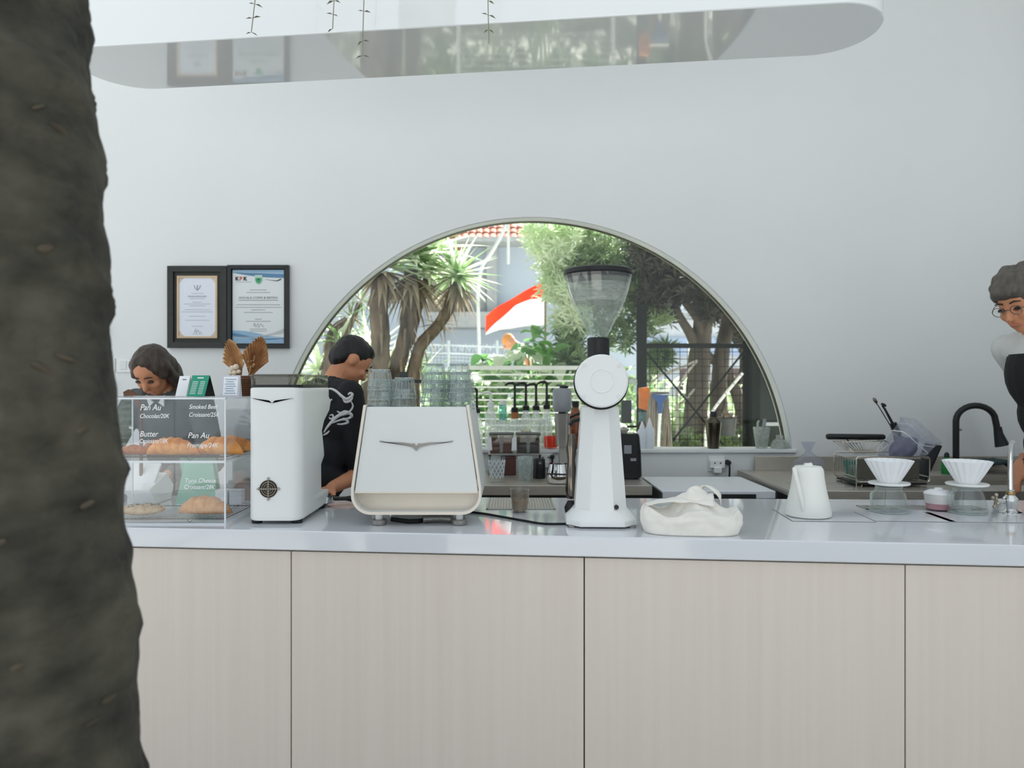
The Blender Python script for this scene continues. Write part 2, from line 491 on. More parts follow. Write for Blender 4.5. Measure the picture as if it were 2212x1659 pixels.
# --- slim white grinder beside the pastry case
p = CT(592, 1133); s = p.y/FPX
g = thing('slim_coffee_grinder', 'slim white upright coffee grinder with round compass emblem and smoked low hopper', 'coffee grinder', p)
prof = [(8,150),(14,235),(34,246),(44,246),(48,178),(112,176),(118,186),(129,205),(150,200),(192,184),(215,205),(239,256),(263,272),(270,250),(296,250)]
b = MB(s); rings = []
for z in (8,11,15,22,34,42,46,50,60,80,110,114,119,125,131,140,150,165,180,192,203,215,227,239,251,263,267,272,284,293,296):
    ins = 3 if z in (8, 296) else 0
    rings.append([(x, y, z) for x, y in fillet_plan(58-ins, interp(prof, z)-ins, 24, 8)])
b.loft(rings).build('body', white_paint, g, smooth=50)
b = MB(s); b.loft([[(x,y,z) for x,y in fillet_plan(57, 246, 24, 8)] for z in (296.2,302)]).build('hopper_base', black, g)
hp = MB(s); hp.loft([[(x,y,z) for x,y in fillet_plan(w, 244, 24, 8)] for z, w in ((302.2,57),(323,58))], cap0=False).build('hopper', smoked, g)
MB(s).loft([[(x,y+2,z) for x,y in fillet_plan(58.5, 246, 24, 8)] for z in (321,325)]).build('hopper_lid', smoked, g)
for x, y in ((-44,22),(44,22),(-44,215),(44,215)):
    MB(s).lathe([(11,0),(12,8.5)], 16, (x,y,0)).build('foot', black, g)
em = MB(s)
for r in (17.5, 12.5, 7.8, 3.2):
    em.tube([(-12+r*math.cos(2*math.pi*i/28), -1, 77+r*math.sin(2*math.pi*i/28)) for i in range(28)], 1.75, 6, closed=True)
eo = em.build('compass_emblem', bronze, g)
MB(s).lathe([(18,-.8),(18,.5)], 28, (-12,0,77), 'y').build('emblem_disc', M('emblem_pale', (176,166,150), .5), g)
cr = MB(s).box(-32,8,-2.6,-.6,76,78).box(-13,-11,-2.6,-.6,57,97)
for x, z in ((-34,77),(10,77),(-12,55),(-12,99)): cr.obox((x,-1.6,z),(5,2,5), Matrix.Rotation(R(45),3,'Y'))
cr.build('emblem_cross', emblem_m, g)
wg = MB(s)
for sx in (-1,1):
    wg.prism([(-4+sx*1,267),(-4+sx*46,273),(-4+sx*46,271.6),(-4+sx*6,268),(-4,262)], -1.6, .5, 'y')
wg.build('wing_badge', chrome, g)

# --- espresso machine
p = CT(899, 1137); s = p.y/FPX
e = thing('espresso_machine', 'wide white espresso machine with wing badge, rounded lower edge and glasses on top', 'espresso machine', p)
DE = 270
def shell_outline(t=0.0, n=10):
    o = []
    o.append((-114+t, 262))
    o.append((-141+t, 80))
    cx, cz, r = -98, 68, 43
    for i in range(n+1):
        a = R(172 + (270-172)*i/n); o.append((cx+(r-t)*math.cos(a), cz+(r-t)*math.sin(a)))
    o2 = [(-x, z) for x, z in reversed(o)]
    return o + o2
outer, inner = shell_outline(0), shell_outline(6)
b = MB(s)
n = len(outer); vs = []
for y in (0, DE):
    vs += [(x,y,z) for x,z in outer] + [(x,y,z) for x,z in inner]
fs = []
for i in range(n-1):
    for k in (0,):
        fs.append((i, i+1, n+i+1, n+i)); fs.append((2*n+i, 3*n+i, 3*n+i+1, 2*n+i+1))
        fs.append((i, 2*n+i, 2*n+i+1, i+1)); fs.append((n+i, n+i+1, 3*n+i+1, 3*n+i))
fs += [(0, n, 3*n, 2*n), (n-1, 3*n-1, 4*n-1, 2*n-1)]
b.add(vs, fs).build('side_shell', white_satin, e, smooth=40, bevel=.001)
# cream edging strip on the front of the shell
b = MB(s); vs = [(x,-.8,z) for x,z in outer] + [(x,-.8,z) for x,z in inner] + [(x,.5,z) for x,z in outer] + [(x,.5,z) for x,z in inner]
fs = []
for i in range(n-1):
    fs += [(i,i+1,n+i+1,n+i), (2*n+i,3*n+i,3*n+i+1,2*n+i+1), (i,2*n+i,2*n+i+1,i+1), (n+i,n+i+1,3*n+i+1,3*n+i)]
b.add(vs, fs).build('edge_trim', cream, e, smooth=40)
MB(s).prism([(-134,72),(134,72),(107.6,258),(-107.6,258)], 3, 14, 'y').build('front_panel', white_satin, e, bevel=.002)
low = [(x,z) for x,z in inner if z < 76]
MB(s).prism([(-134.5,76)]+[q for q in low]+[(134.5,76)], 34, 44, 'y').build('lower_panel', cream, e, smooth=0)
MB(s).prism([(-133,71.5),(133,71.5),(133,74),(-133,74)], 1.5, 34, 'y').build('panel_ledge', cream, e)
MB(s).box(-106,106,14,DE-4,244,249).build('cup_tray', steel_m, e)
MB(s).prism([(-124,72),(124,72),(107,246),(-107,246)], DE-40, DE-12, 'y').build('rear_panel', steel_m, e)
MB(s).box(-112,112,DE-60,DE+20,64,70).build('drip_tray', steel_m, e)
for x in (-45, 45): MB(s).lathe([(14,0),(16,26),(12,30)], 20, (x,DE+4,110)).build('group_head', chrome, e)
wb_ = MB(s)
for sx in (-1,1):
    wb_.prism([(0,170),(sx*7,176),(sx*79,184.5),(sx*79,182),(sx*7,174.6)] if 0 else [(0,163),(sx*8,171),(sx*30,176.5),(sx*79,184.8),(sx*79,182.6),(sx*30,179.5+1.5),(sx*9,178),(sx*5,179.5),(0,172)][:9], .5, 3.2, 'y')
wb_.build('wing_badge', emblem_m, e, smooth=0)
for x in (-84, 92):
    for y in (22, DE-40):
        f = MB(s); f.lathe([(8,11),(8,27)], 16, (x,y,0)).build('foot_stem', white_satin, e)
        MB(s).lathe([(15,0),(17,2),(17,10),(15,12)], 24, (x,y,0)).build('foot', emblem_m, e, smooth=30)
MB(s).tube([(-60,40,8),(-20,30,5),(0,34,5),(20,60,5)], 5, 8).build('hose', black_soft, e)
rb = [(10+2.6*i+0, 36+8*math.sin(i*.12), 9) for i in range(26)]
MB(s).tube(rb, [9 if i % 2 else 7.6 for i in range(26)], 12).build('ribbed_hose', emblem_m, e, smooth=60)

# --- glass tumblers nested upside-down on the machine
def tumbler_mesh(k, h=46, rt=20.5, rb_=28.5):
    m = MB(k); seg = 20
    def ring(r, z, fl=0):
        return [(r*(1-fl*(i % 2))*math.cos(2*math.pi*i/seg), r*(1-fl*(i % 2))*math.sin(2*math.pi*i/seg), z) for i in range(seg)]
    m.loft([ring(rb_,0), ring(rb_,7), ring(rb_-2,10,.05), ring(rt+2,h-6,.06), ring(rt,h), ring(rt-3,h-4), ring(rt,h-12), ring(rb_-3.5,8), ring(rb_-1.6,0.01)], cap0=False, cap1=False, closed=False)
    m.add([(0,0,h)] + ring(rt,h), [(0,i+1,(i+1) % seg+1) for i in range(seg)])
    m.nbody = len(m.f)
    m.tube(ring(rb_-.8,1.2), 1.3, 6, closed=True); m.tube(ring(rb_-1.6,9.5), .8, 6, closed=True); m.tube(ring(rt-.6,h-1), 1.5, 6, closed=True)
    m.lathe([(rt-3,h-6),(rt-1,h-2)], seg)
    for i in range(0, seg, 2):
        a = 2*math.pi*i/seg; m.tube([((rb_-1.6)*math.cos(a),(rb_-1.6)*math.sin(a),10),((rt+1.8)*math.cos(a),(rt+1.8)*math.sin(a),h-6)], .7, 5)
    return m
tz = 249*s
ORD = ['bottom','second','third','top']
stacks = [(822,40,3,22,'the leftmost front stack'),(873,40,2,26,'the short second front stack'),(937,40,4,19,'the third front stack'),(991,40,4,19,'the rightmost front stack'),(850,120,2,22,'the left back stack'),(955,125,3,20,'the middle back stack'),(1000,125,3,20,'the right back stack')]
tb_ = tumbler_mesh(s); tm = tb_.mesh('tumbler'); finish(tm, [tumbler, glass_edge], 25)
for q in tm.polygons[tb_.nbody:]: q.material_index = 1
for px, dy, n_, pitch, nm in stacks:
    y = p.y + dy*s; x = (px-1106)/FPX*y
    for i in range(n_):
        w = 'top' if i == n_-1 else ORD[i]
        o = bpy.data.objects.new('glass_tumbler', tm); COL.objects.link(o)
        o.location = (x + random.uniform(-.001,.001), y, ZC + tz + .0006 + i*pitch*s); o.rotation_euler.z = random.uniform(0,1)
        tag(o, f'clear upside-down glass tumbler, {w} of {nm} on the espresso machine', 'glass', 'glass tumblers stacked on the espresso machine')
# dark grey post with side arm among the glasses
q = Vector(((873-1106)/FPX*(p.y+.2), p.y+.2, ZC+tz+.0006)); k2 = q.y/FPX
gp = thing('grey_tamping_stand', 'dark grey upright block with a short arm behind the glasses', 'stand', q)
MB(k2).box(-9,9,-8,8,42,80).build('block', grey_dk, gp, bevel=.001)
MB(k2).box(-5,5,-5,5,0,42.2).build('post', grey_dk, gp)
MB(k2).box(8.8,37,-4,4,56,63).build('arm', grey_dk, gp, bevel=.0008)

# --- power cable lying on the worktop
pts = [CT(1010,1108), CT(1045,1112), CT(1085,1119), CT(1130,1127), CT(1175,1134), CT(1235,1134)]
def smooth_path(pts, n=8):
    P = [Vector(a) for a in pts]; out = []
    for i in range(len(P)-1):
        p0, p1, p2, p3 = P[max(i-1,0)], P[i], P[i+1], P[min(i+2,len(P)-1)]
        for j in range(n):
            t = j/n
            out.append(.5*((2*p1)+(p2-p0)*t+(2*p0-5*p1+4*p2-p3)*t*t+(3*p1-p0-3*p2+p3)*t**3))
    return out + [P[-1]]
o = MB().tube([a+Vector((0,0,.0042)) for a in smooth_path(pts)], .004, 8).build('power_cable', black_soft)
tag(o, 'black power cable trailing across the worktop between espresso machine and tall grinder', 'cable')

# --- milky coffee in a glass, on the worktop by the rinse grille
q = CT(1123, 1106); k2 = q.y/FPX
lt = thing('latte_glass', 'small glass half full of milky coffee standing by the rinse grille', 'drinking glass', q)
MB(k2).lathe([(16,0),(17,1),(21.5,51),(20.2,51),(16,5),(0.3,4)], 28, cap1=False).build('tumbler', clear, lt)
coffee = M('milk_coffee', (150,128,104), .4, var=.06)
MB(k2).lathe([(15.6,4.4),(18.3,28)], 28).build('coffee', coffee, lt)
foam = G('coffee_film', (.75,.7,.64), 1.3, haze=.45, hazec=(160,146,130))
MB(k2).lathe([(18.5,28.5),(20.2,46)], 28, cap0=False, cap1=False).build('milk_film', foam, lt)
# rinse grille let into the worktop
def grille(name, label, x0, x1, y0, y1, nbar, ring=None):
    a, c = CT(x0, y1), CT(x1, y0)
    r_ = thing(name, label, 'drip grille', (a.x, a.y, ZC+.0004))
    wdt, dpt = c.x-a.x, c.y-a.y
    MB().box(0,wdt,0,dpt,0,.001).build('pan', grey_plastic, r_)
    fr = MB().box(0,wdt,0,.006,.001,.003).box(0,wdt,dpt-.006,dpt,.001,.003).box(0,.006,0,dpt,.001,.003).box(wdt-.006,wdt,0,dpt,.001,.003)
    fr.build('rim', steel_m, r_)
    for i in range(nbar):
        x = .01 + (wdt-.02)*(i+.5)/nbar; w_ = (wdt-.02)/nbar*.28
        MB().box(x-w_, x+w_, .004, dpt-.004, .001, .0028).build('bar', steel_m, r_)
    if ring:
        MB().lathe([(.026,.0028),(.026,.005),(.019,.005),(.019,.0028)], 28, (wdt*ring, dpt*.5, 0), cap0=False, cap1=False).build('rinser', black, r_)
grille('rinse_grille', 'steel rinse grille in the worktop between espresso machine and tall grinder', 1050, 1192, 1077, 1101, 22, .52)

# --- tall white grinder with clear hopper
p = CT(1302, 1143); s = p.y/FPX
k = thing('tall_coffee_grinder', 'tall white coffee grinder with round face and big clear funnel hopper', 'coffee grinder', p, R(-2))
def octa(hw, y0, y1, ch):
    return [(-hw,y0+ch),(-hw+ch,y0),(hw-ch,y0),(hw,y0+ch),(hw,y1-ch),(hw-ch,y1),(-hw+ch,y1),(-hw,y1-ch)]
MB(s).loft([[(x,y,z) for x,y in octa(h,y0,y1,30)] for z,h,y0,y1 in ((4,78,0,190),(16,77,2,188),(34,60,16,172),(37,58,18,170))]).build('base', white_paint, k, bevel=.0015)
MB(s).loft([[(x,y,z) for x,y in octa(h,y0,y1,c)] for z,h,y0,y1,c in ((36,57,20,165,31),(262,41,34,150,26))]).build('column', white_paint, k, smooth=20)
MB(s).lathe([(8,0),(8,4)], 14, (-66,18,0)).build('foot', emblem_m, k); MB(s).lathe([(8,0),(8,4)], 14, (66,18,0)).build('foot', emblem_m, k)
MB(s).lathe([(8,0),(8,4)], 14, (-60,165,0)).build('foot', emblem_m, k); MB(s).lathe([(8,0),(8,4)], 14, (60,165,0)).build('foot', emblem_m, k)
MB(s).lathe([(5,-3),(5,3)], 16, (32,22.6,44), 'y').build('switch', black, k)
hz = 320
MB(s).lathe([(50,10),(50,200),(44,206)], 40, (-3,0,hz), 'y').build('motor_housing', white_paint, k, smooth=40)
MB(s).lathe([(59.5,4),(59.5,14)], 48, (-3,0,hz-3), 'y').build('gasket', black_soft, k)
MB(s).lathe([(54,-8),(57.5,-5),(57.5,3.5)], 56, (-3,0,hz), 'y').build('face_disc', white_paint, k, smooth=40)
MB(s).tube([(-3+25*math.cos(2*math.pi*i/40), -8, hz+25*math.sin(2*math.pi*i/40)) for i in range(40)], 1.6, 6, closed=True).build('face_ring', white_paint, k)
for a in (42, 138, 222, 318): MB(s).lathe([(4.5,-9.5),(5,-5)], 14, (-3+50*math.cos(R(a)),0,hz+50*math.sin(R(a))), 'y').build('bolt', white_satin, k)
MB(s).lathe([(25,52),(25,95),(22,97)], 30, (-5,55,hz), cap0=True).build('hopper_collar', black, k)
hprof = [(19,97),(22,103),(38,135),(54,165),(66,198),(73,228),(76,243)]
MB(s).lathe(hprof + [(74.5,243),(71,228),(64,198),(52,165),(36,136),(20,103)], 44, (-5,55,hz), cap0=False, cap1=False).build('hopper', hopper_glass, k, smooth=60)
MB(s).lathe([(59,176),(64,197),(68,216)], 44, (-5,55,hz), cap0=False, cap1=False).build('hopper_label', milk_band, k)
MB(s).lathe([(70,226),(73.5,234),(77,238),(77,246),(72,249)], 44, (-5,55,hz)).build('hopper_lid', black, k, smooth=40)
sp = MB(s).lathe([(10,0),(14,20),(12,60),(9,90),(13,120),(9,150)], 18, (-62,130,46)).build('spout', chrome_dk, k)
MB(s).tube([(-40,120,232),(-58,118,228),(-66,120,218)], 5, 8).build('lever', black, k)
MB(s).lathe([(13,12),(15,30),(8,44)], 14, (-64,108,0)).build('spout_clip', black, k)

# --- crumpled linen tote bag
p = CT(1499, 1160); s = p.y/FPX
bag_m = M('natural_linen', (238,234,226), .9, var=.03, vs=20, bump=.12, bs=260, sheen=.3)
bg = thing('tote_bag', 'crumpled off-white linen tote bag slumped on the worktop', 'bag', p, R(-6))
def bump2(x, y, cx, cy, sx, sy): return math.exp(-((x-cx)/sx)**2 - ((y-cy)/sy)**2)
def bag_fn(u, v):
    a = 2*math.pi*u; t = v                        # t 0 bottom centre .. 1 top centre
    ca, sa = math.cos(a), math.sin(a)
    e1 = lambda c, p_: math.copysign(abs(c)**p_, c)
    if t < .18: rr = t/.18*.93; h = 0
    elif t < .62:
        f = (t-.18)/.44; rr = .93 + .07*math.sin(f*math.pi); h = f
    else:
        f = (t-.62)/.38; rr = .95*(1-f); h = 1 + f*.2
    x = 110*e1(ca,.62)*rr; y = 58*e1(sa,.7)*rr + 58
    zt = 50 + 9*math.sin(x*.05+1)                   # height of the rim
    zt += 6*bump2(x,y,-95,40,30,60) + 10*bump2(x,y,98,40,18,60)
    z = zt*min(h,1)
    if t > .62:
        f = (t-.62)/.38
        z = zt - 7*math.sin(f*math.pi)*bump2(x,y,-20,30,60,60)
        z += 50*bump2(x,y,24,68,50,34)*f**.5 + 26*bump2(x,y,-34,76,36,30)*f**.7 - 12*bump2(x,y,-40,40,34,12)
    pv = Vector((x*.028, y*.035, z*.03))
    fold = noise.noise(pv + Vector((3,1,9)))*8 + noise.noise(pv*2.6)*3.5
    crease = abs(noise.noise(Vector((x*.02+z*.03, y*.03, 4))))*-7
    nrm = Vector((ca, sa, .4 if t > .5 else 0))
    amt = min(1, max(0, (t-.15)*4))
    if t < .18: amt = 0
    return (x + nrm.x*(fold+crease)*amt*.7, y + nrm.y*(fold+crease)*amt*.8, max(.3, z + (fold*.5+crease*.6)*amt*(1 if t > .55 else .3)))
MB(s).grid(bag_fn, 120, 70, closeu=True).build('pouch', bag_m, bg, smooth=180)
hd = MB(s); rows = []
for i in range(25):
    f = i/24; a = math.pi*f
    c_ = Vector((44 - 24*math.cos(a), 66 + 6*math.sin(a*2), 58 + 44*math.sin(a)**.8 + 6*math.sin(f*7)))
    t_ = Vector((math.sin(a)*.7, .6, -math.cos(a)*.3)).normalized()*7
    rows.append([c_ - t_, c_ + t_])
hd.grid(lambda u, v: rows[round(v*24)][round(u)], 2, 25).build('handle', bag_m, bg, smooth=180, solid=.0022)
fl = MB(s)
fl.grid(lambda u, v: (-100+150*u, 30+36*v+6*math.sin(u*5), 62+8*math.sin(u*math.pi)+ (26*u*u)*v + 5*noise.noise(Vector((u*5,v*3,2)))), 24, 10).build('flap', bag_m, bg, smooth=180, solid=.0025)

# --- inset scale plates with thin dark seams
def plate(px0, px1, y0, y1, lab):
    a = CT(px0, y1); c = CT(px1, y0)
    w, d = c.x-a.x, c.y-a.y
    t = thing('inset_scale', lab, 'scale', (a.x, a.y, ZC+.0003), R(-4), 'brewing scales set flush into the worktop')
    MB().box(-.0014,w+.0014,-.0014,d+.0014,0,.0006).build('seam', grey_dk, t)
    MB().box(0,w,0,d,.0006,.0016).build('plate', quartz, t)
plate(1712, 1818, 1100, 1126, 'flush white scale plate under the white kettle')
plate(1890, 1995, 1106, 1126, 'flush white scale plate under the left glass carafe')
plate(2052, 2160, 1107, 1128, 'flush white scale plate under the right glass carafe')

# --- kettle
p = CT(1765, 1124); p.z += .0024; s = p.y/FPX
kt = thing('pour_over_kettle', 'matte white gooseneck kettle with slim handle on the worktop', 'kettle', p)
kw = M('kettle_matte_white', (238,237,232), .5, var=.01)
MB(s).lathe([(44,0),(48,2),(49,8),(44,34),(38,60),(34,84),(32.5,102),(30,107)], 40, (0,48,0)).build('body', kw, kt, smooth=50)
MB(s).lathe([(30,106.5),(28,110),(10,111.5),(9,116),(4,117)], 32, (0,48,0)).build('lid', kw, kt, smooth=40)
MB(s).tube(smooth_path([(-30,38,96),(-40,18,103),(-46,8,108),(-44,4,92),(-36,4,60),(-28,8,28),(-24,14,12)],6), 4.6, 10).build('handle', kw, kt, smooth=60)
MB(s).tube(smooth_path([(25,92,20),(34,104,40),(32,112,75),(36,120,100),(40,134,106)],6), [5-.05*i for i in range(25)], 10).build('spout', kw, kt, smooth=60)

# --- two glass carafes with fluted drippers
carafe_glass = G('carafe_glass', (.94,.955,.95), 1.5, haze=.03)
def carafe(px, py, hs, lab_c, lab_d):
    p = CT(px, py); p.z += .0024; s = p.y/FPX
    c = thing('glass_carafe', lab_c, 'carafe', p, 0, 'glass carafes under the drippers')
    MB(s).lathe([(36,0),(40,3),(41,6),(33,40),(28,54),(27,57),(25.6,57),(31,40),(38.5,8),(37,5),(.5,4)], 40, (0,42,0), cap1=False).build('vessel', carafe_glass, c, smooth=60)
    MB(s).tube([(38*math.cos(2*math.pi*i/40),42+38*math.sin(2*math.pi*i/40),2.2) for i in range(40)], 2.0, 8, closed=True).build('base_ring', glass_edge, c)
    MB(s).tube([(27*math.cos(2*math.pi*i/40),42+27*math.sin(2*math.pi*i/40),55.6) for i in range(40)], 1.4, 8, closed=True).build('rim', glass_edge, c)
    MB(s).tube(smooth_path([(-27,42,48),(-40,40,42),(-42,38,28),(-38,40,14)],6), 2.6, 8).build('handle', glass_edge, c)
    d = thing('fluted_dripper', lab_d, 'dripper', (p.x, p.y+42*s, p.z+57.4*s), 0, 'white fluted coffee drippers')
    b = MB(s); seg = 120
    def ring(r, z, amp): return [(r*(1+amp*math.cos(20*2*math.pi*i/seg))*math.cos(2*math.pi*i/seg), r*(1+amp*math.cos(20*2*math.pi*i/seg))*math.sin(2*math.pi*i/seg), z) for i in range(seg)]
    b.loft([ring(20,6,.0), ring(22,9,.02), ring(35,32,.035), ring(49,57,.035), ring(47.6,57.4,.035), ring(33.5,33,.035), ring(20,12,.02), ring(3,7,0)]).build('cone', ceramic, d, smooth=60)
    MB(s).lathe([(18,0),(24,1),(42,4),(43,6),(42,8),(24,7),(17,9),(16,0)], 44, cap0=False, cap1=False).build('holder_disc', M('holder_white', (232,232,230), .4), d, smooth=40)
carafe(1942, 1114, 1, 'empty glass carafe under the dripper beside the kettle', 'white fluted dripper on the carafe beside the kettle')
carafe(2115, 1116, 1, 'empty glass carafe under the dripper nearest the chrome tap', 'white fluted dripper on the carafe nearest the chrome tap')
grille('drain_grille', 'steel drain grille in the worktop behind the glass carafes', 1872, 2100, 1093, 1101, 30, None)

# --- lidded pink-based cup
p = CT(2045, 1107); p.z += .0036; s = p.y/FPX
cu = thing('lidded_cup', 'small white lidded cup with a pink base between the carafes', 'cup', p)
pinkm = M('pink_glaze', (196,148,156), .3, var=.06, vs=20)
MB(s).lathe([(21,0),(24,2),(27,14)], 32, (0,30,0), cap1=False).build('pink_base', pinkm, cu)
MB(s).lathe([(27,14),(30,34)], 32, (0,30,0), cap0=False).build('bowl', M('white_glaze', (232,228,224), .25), cu)
MB(s).lathe([(30.5,34.2),(29,38),(18,43),(9,44),(8,47),(2,48)], 32, (0,30,0)).build('lid', ceramic, cu, smooth=50)

# --- chrome water tap at the right edge
p = CT(2196, 1112); s = p.y/FPX
ct = thing('chrome_tap', 'small chrome water tap with cross handle at the right end of the worktop', 'tap', p)
MB(s).lathe([(22,0),(22,3),(14,6),(11,10),(13,20),(16,26),(15,34),(9,40),(7,48),(8,52)], 28, (0,20,0)).build('body', chrome, ct, smooth=40)
MB(s).lathe([(9,40),(10,44),(9,48)], 24, (0,20,0)).build('brass_ring', M('brass', (176,150,104), .25, metal=1), ct)
MB(s).tube([(0,20,50),(0,20,110),(1,19,150),(3,14,158)], [6,5.4,4.6,4.2], 12).build('spout', chrome, ct, smooth=60)
MB(s).tube([(-10,20,26),(-24,18,28),(-32,16,28)], [6,5,4], 12).build('valve', chrome, ct, smooth=60)
ch = MB(s)
for a in (20,110,200,290): ch.tube([(-34,15,28),(-36+0*a,15+9*math.cos(R(a)),28+14*math.sin(R(a)))], [3,2.4], 8); ch.ell((-36,15+9*math.cos(R(a)),28+14*math.sin(R(a))), (4.2,4.2,4.2), 10, 8)
ch.build('cross_handle', M('nickel', (200,188,168), .18, metal=1), ct, smooth=60)
# --- portafilter lying behind the slim grinder
p = CT(730, 1092)
pf = thing('portafilter', 'steel portafilter with black handle lying between slim grinder and espresso machine', 'portafilter', p, R(20))
MB().lathe([(.028,.012),(.033,.016),(.033,.038),(.031,.038),(.029,.018)], 24, (-.045,0,0), cap1=False).build('basket', chrome, pf)
MB().tube([(-.014,0,.026),(.03,0,.026),(.05,0,.024),(.11,0,.018)], [.007,.008,.012,.014], 12).build('handle', black, pf, smooth=60)
MB().lathe([(.006,0),(.009,.012)], 12, (-.045,0,0)).build('spout', chrome, pf)

# ------------------------------------------------------------------ lettering helper
def text(name, body, size, mat, parent, loc, rot=(R(90),0,0), align='LEFT', shear=0.0, ext=.0004, off=0.0, width=None):
    cu = bpy.data.curves.new(name, 'FONT'); cu.body = body; cu.size = size; cu.align_x = align
    cu.shear = shear; cu.extrude = ext; cu.offset = off; cu.resolution_u = 3
    t = bpy.data.objects.new(name, cu); COL.objects.link(t)
    me = bpy.data.meshes.new_from_object(t)
    bpy.data.objects.remove(t); bpy.data.curves.remove(cu)
    me.materials.clear(); me.materials.append(mat)
    if width:
        xs = [v.co.x for v in me.vertices]; k = width/max(1e-6, max(xs)-min(xs))
        for v in me.vertices: v.co.x *= k
    o = bpy.data.objects.new(name, me); COL.objects.link(o)
    o.parent = parent; o.location = loc; o.rotation_euler = rot
    return o

# ------------------------------------------------------------------ pastry case
FY, BYc = 2.457, 2.81
XL, XR = -1.44, (487-1106)/FPX*FY
ZSH = EYE - (997-829.5)/FPX*FY
ZTP = EYE - (862-829.5)/FPX*FY
pc = thing('pastry_case', 'clear acrylic two-tier pastry case with handwritten white prices', 'display case', ((XL+XR)/2, FY, ZC))
hw = (XR-XL)/2; dp = BYc-FY; hh = ZTP-ZC; zs = ZSH-ZC
t_ = .004
MB().box(-hw,hw,0,t_,0,hh).build('front_pane', acrylic, pc, smooth=0)
MB().box(-hw,hw,dp-t_,dp,.04,hh).build('rear_pane', acrylic, pc, smooth=0)
for x in (-hw, hw-t_): MB().box(x,x+t_,t_,dp-t_,0,hh).build('side_pane', acrylic, pc, smooth=0)
MB().box(-hw,hw,0,dp,hh+.0002,hh+t_).build('top_pane', acrylic, pc, smooth=0)
MB().box(-hw+t_,hw-t_,t_,dp-t_,zs-.003,zs+.001).build('shelf', acrylic, pc, smooth=0)
MB().box(-hw+t_,hw-t_,t_,dp-t_,.0006,.004).build('floor_pane', acrylic_edge, pc, smooth=0)
def rod(x0,x1,y0,y1,z0,z1): MB().box(x0,x1,y0,y1,z0,z1).build('edge_strip', acrylic_edge, pc, smooth=0)
e_ = .0035
rod(-hw-.001,hw+.001,-.001,e_,hh-.001,hh+.005); rod(-hw,hw,dp-e_,dp+.001,hh-.001,hh+.005)
rod(hw-e_,hw+.001,0,dp,hh-.001,hh+.005); rod(-hw-.001,-hw+e_,0,dp,hh-.001,hh+.005)
for x in (-hw-.001, hw-e_): rod(x,x+e_+.001,-.001,e_,0,hh); 
for x in (-hw-.001, hw-e_): rod(x,x+e_+.001,dp-e_,dp+.001,0,hh)
rod(-hw,hw,-.0015,e_,zs-.005,zs+.003); rod(hw-e_,hw+.0015,0,dp,zs-.005,zs+.003); rod(-hw,hw,-.0015,e_,-.0,.005); rod(hw-e_,hw+.0015,0,dp,0,.005)
chalk = M('white_paint_marker', (250,250,250), .6, var=.01)
def cx(px): return (px-1106)/FPX*FY - (XL+XR)/2
def cz(py): return EYE - (py-829.5)/FPX*FY - ZC
for px, py, body, sz, w in [(303,886,'Pan Au',18,45),(302,903,'Chocolat/20K',13,64),(409,883,'Smoked Beef',13,62),(408,900,'Croissant/25K',13,66),
        (302,943,'Butter',17,40),(301,957,'Croissant/18K',13,62),(406,946,'Pan Au',17,46),(404,966,'Fromage/24K',13,68),
        (222,966,'/20K',17,32),(200,1020,'Choco walnut',13,76),(204,1036,'Cookie/18K',13,70),(399,1042,'Tuna Cheese',13,66),(398,1056,'Croissant/28K',13,66),(224,880,'Roll',15,20)]:
    text('handwriting', body, sz*FY/FPX*1.02, chalk, pc, (cx(px), -.0026, cz(py)), shear=.28, off=.0001, ext=.0003, width=w*FY/FPX)

crust = M('golden_croissant', (244,172,96), .5, var=.2, vs=30, rgb2=(222,136,64), bump=.3, bs=60, sub=.0)
crust2 = M('dark_pastry', (200,124,76), .55, var=.2, vs=40, rgb2=(160,88,50), bump=.3, bs=60)
cook = M('cookie_dough', (205,180,148), .8, var=.12, vs=50, rgb2=(178,148,112), bump=.5, bs=70)
chip = M('chocolate_chip', (52,36,28), .4)
def croissant(label, loc, L=.18, r=.034, rotz=0, mat=None, seg=7, curve=.35, flat=.85):
    t = thing('croissant', label, 'croissant', loc, rotz, 'pastries in the pastry case')
    n = 64; rings = []
    for i in range(n+1):
        f = i/n; u = f*2-1
        lobe = abs(math.sin(f*math.pi*seg))
        rad = r*(max(0.02, 1-abs(u)**2.3))**.75*(.86+.16*lobe**.5)
        c = Vector((u*L/2, curve*L*.28*(u*u), rad*flat))
        rings.append([(c.x, c.y + rad*math.cos(2*math.pi*k/16), c.z + rad*flat*math.sin(2*math.pi*k/16)) for k in range(16)])
    MB().loft(rings).build('dough', mat or crust, t, smooth=180)
    return t
zr = ZSH + .0145
def at(px, d): return (px-1106)/FPX*d
croissant('large golden croissant in the middle of the upper tier', (at(372,2.54),2.53,zr), .185, .036)
croissant('plump golden croissant at the right end of the upper tier', (at(474,2.56),2.55,zr), .17, .037, R(-8), None, 4)
croissant('golden pastry half hidden behind the upper tier croissants at right', (at(500,2.66),2.66,zr), .16, .034, R(10), None, 3)
croissant('dark flat pastry at the left of the upper tier', (at(292,2.56),2.55,zr), .12, .02, R(4), crust2, 3)
croissant('brown pastry lying behind the middle croissant on the upper tier', (at(350,2.66),2.65,zr), .16, .028, R(-4), crust2, 5)
zl = ZC + .004 + .0145
croissant('pale golden croissant on the lower tier', (at(442,2.56),2.55,zl), .19, .038, 0, M('pale_croissant', (218,164,112), .55, var=.2, vs=40, rgb2=(200,136,80), bump=.3, bs=60), 5)
t = thing('cookie', 'pale chocolate chip walnut cookie on the lower tier', 'cookie', (at(315,2.56),2.54,zl), R(6), 'pastries in the pastry case')
ck = MB()
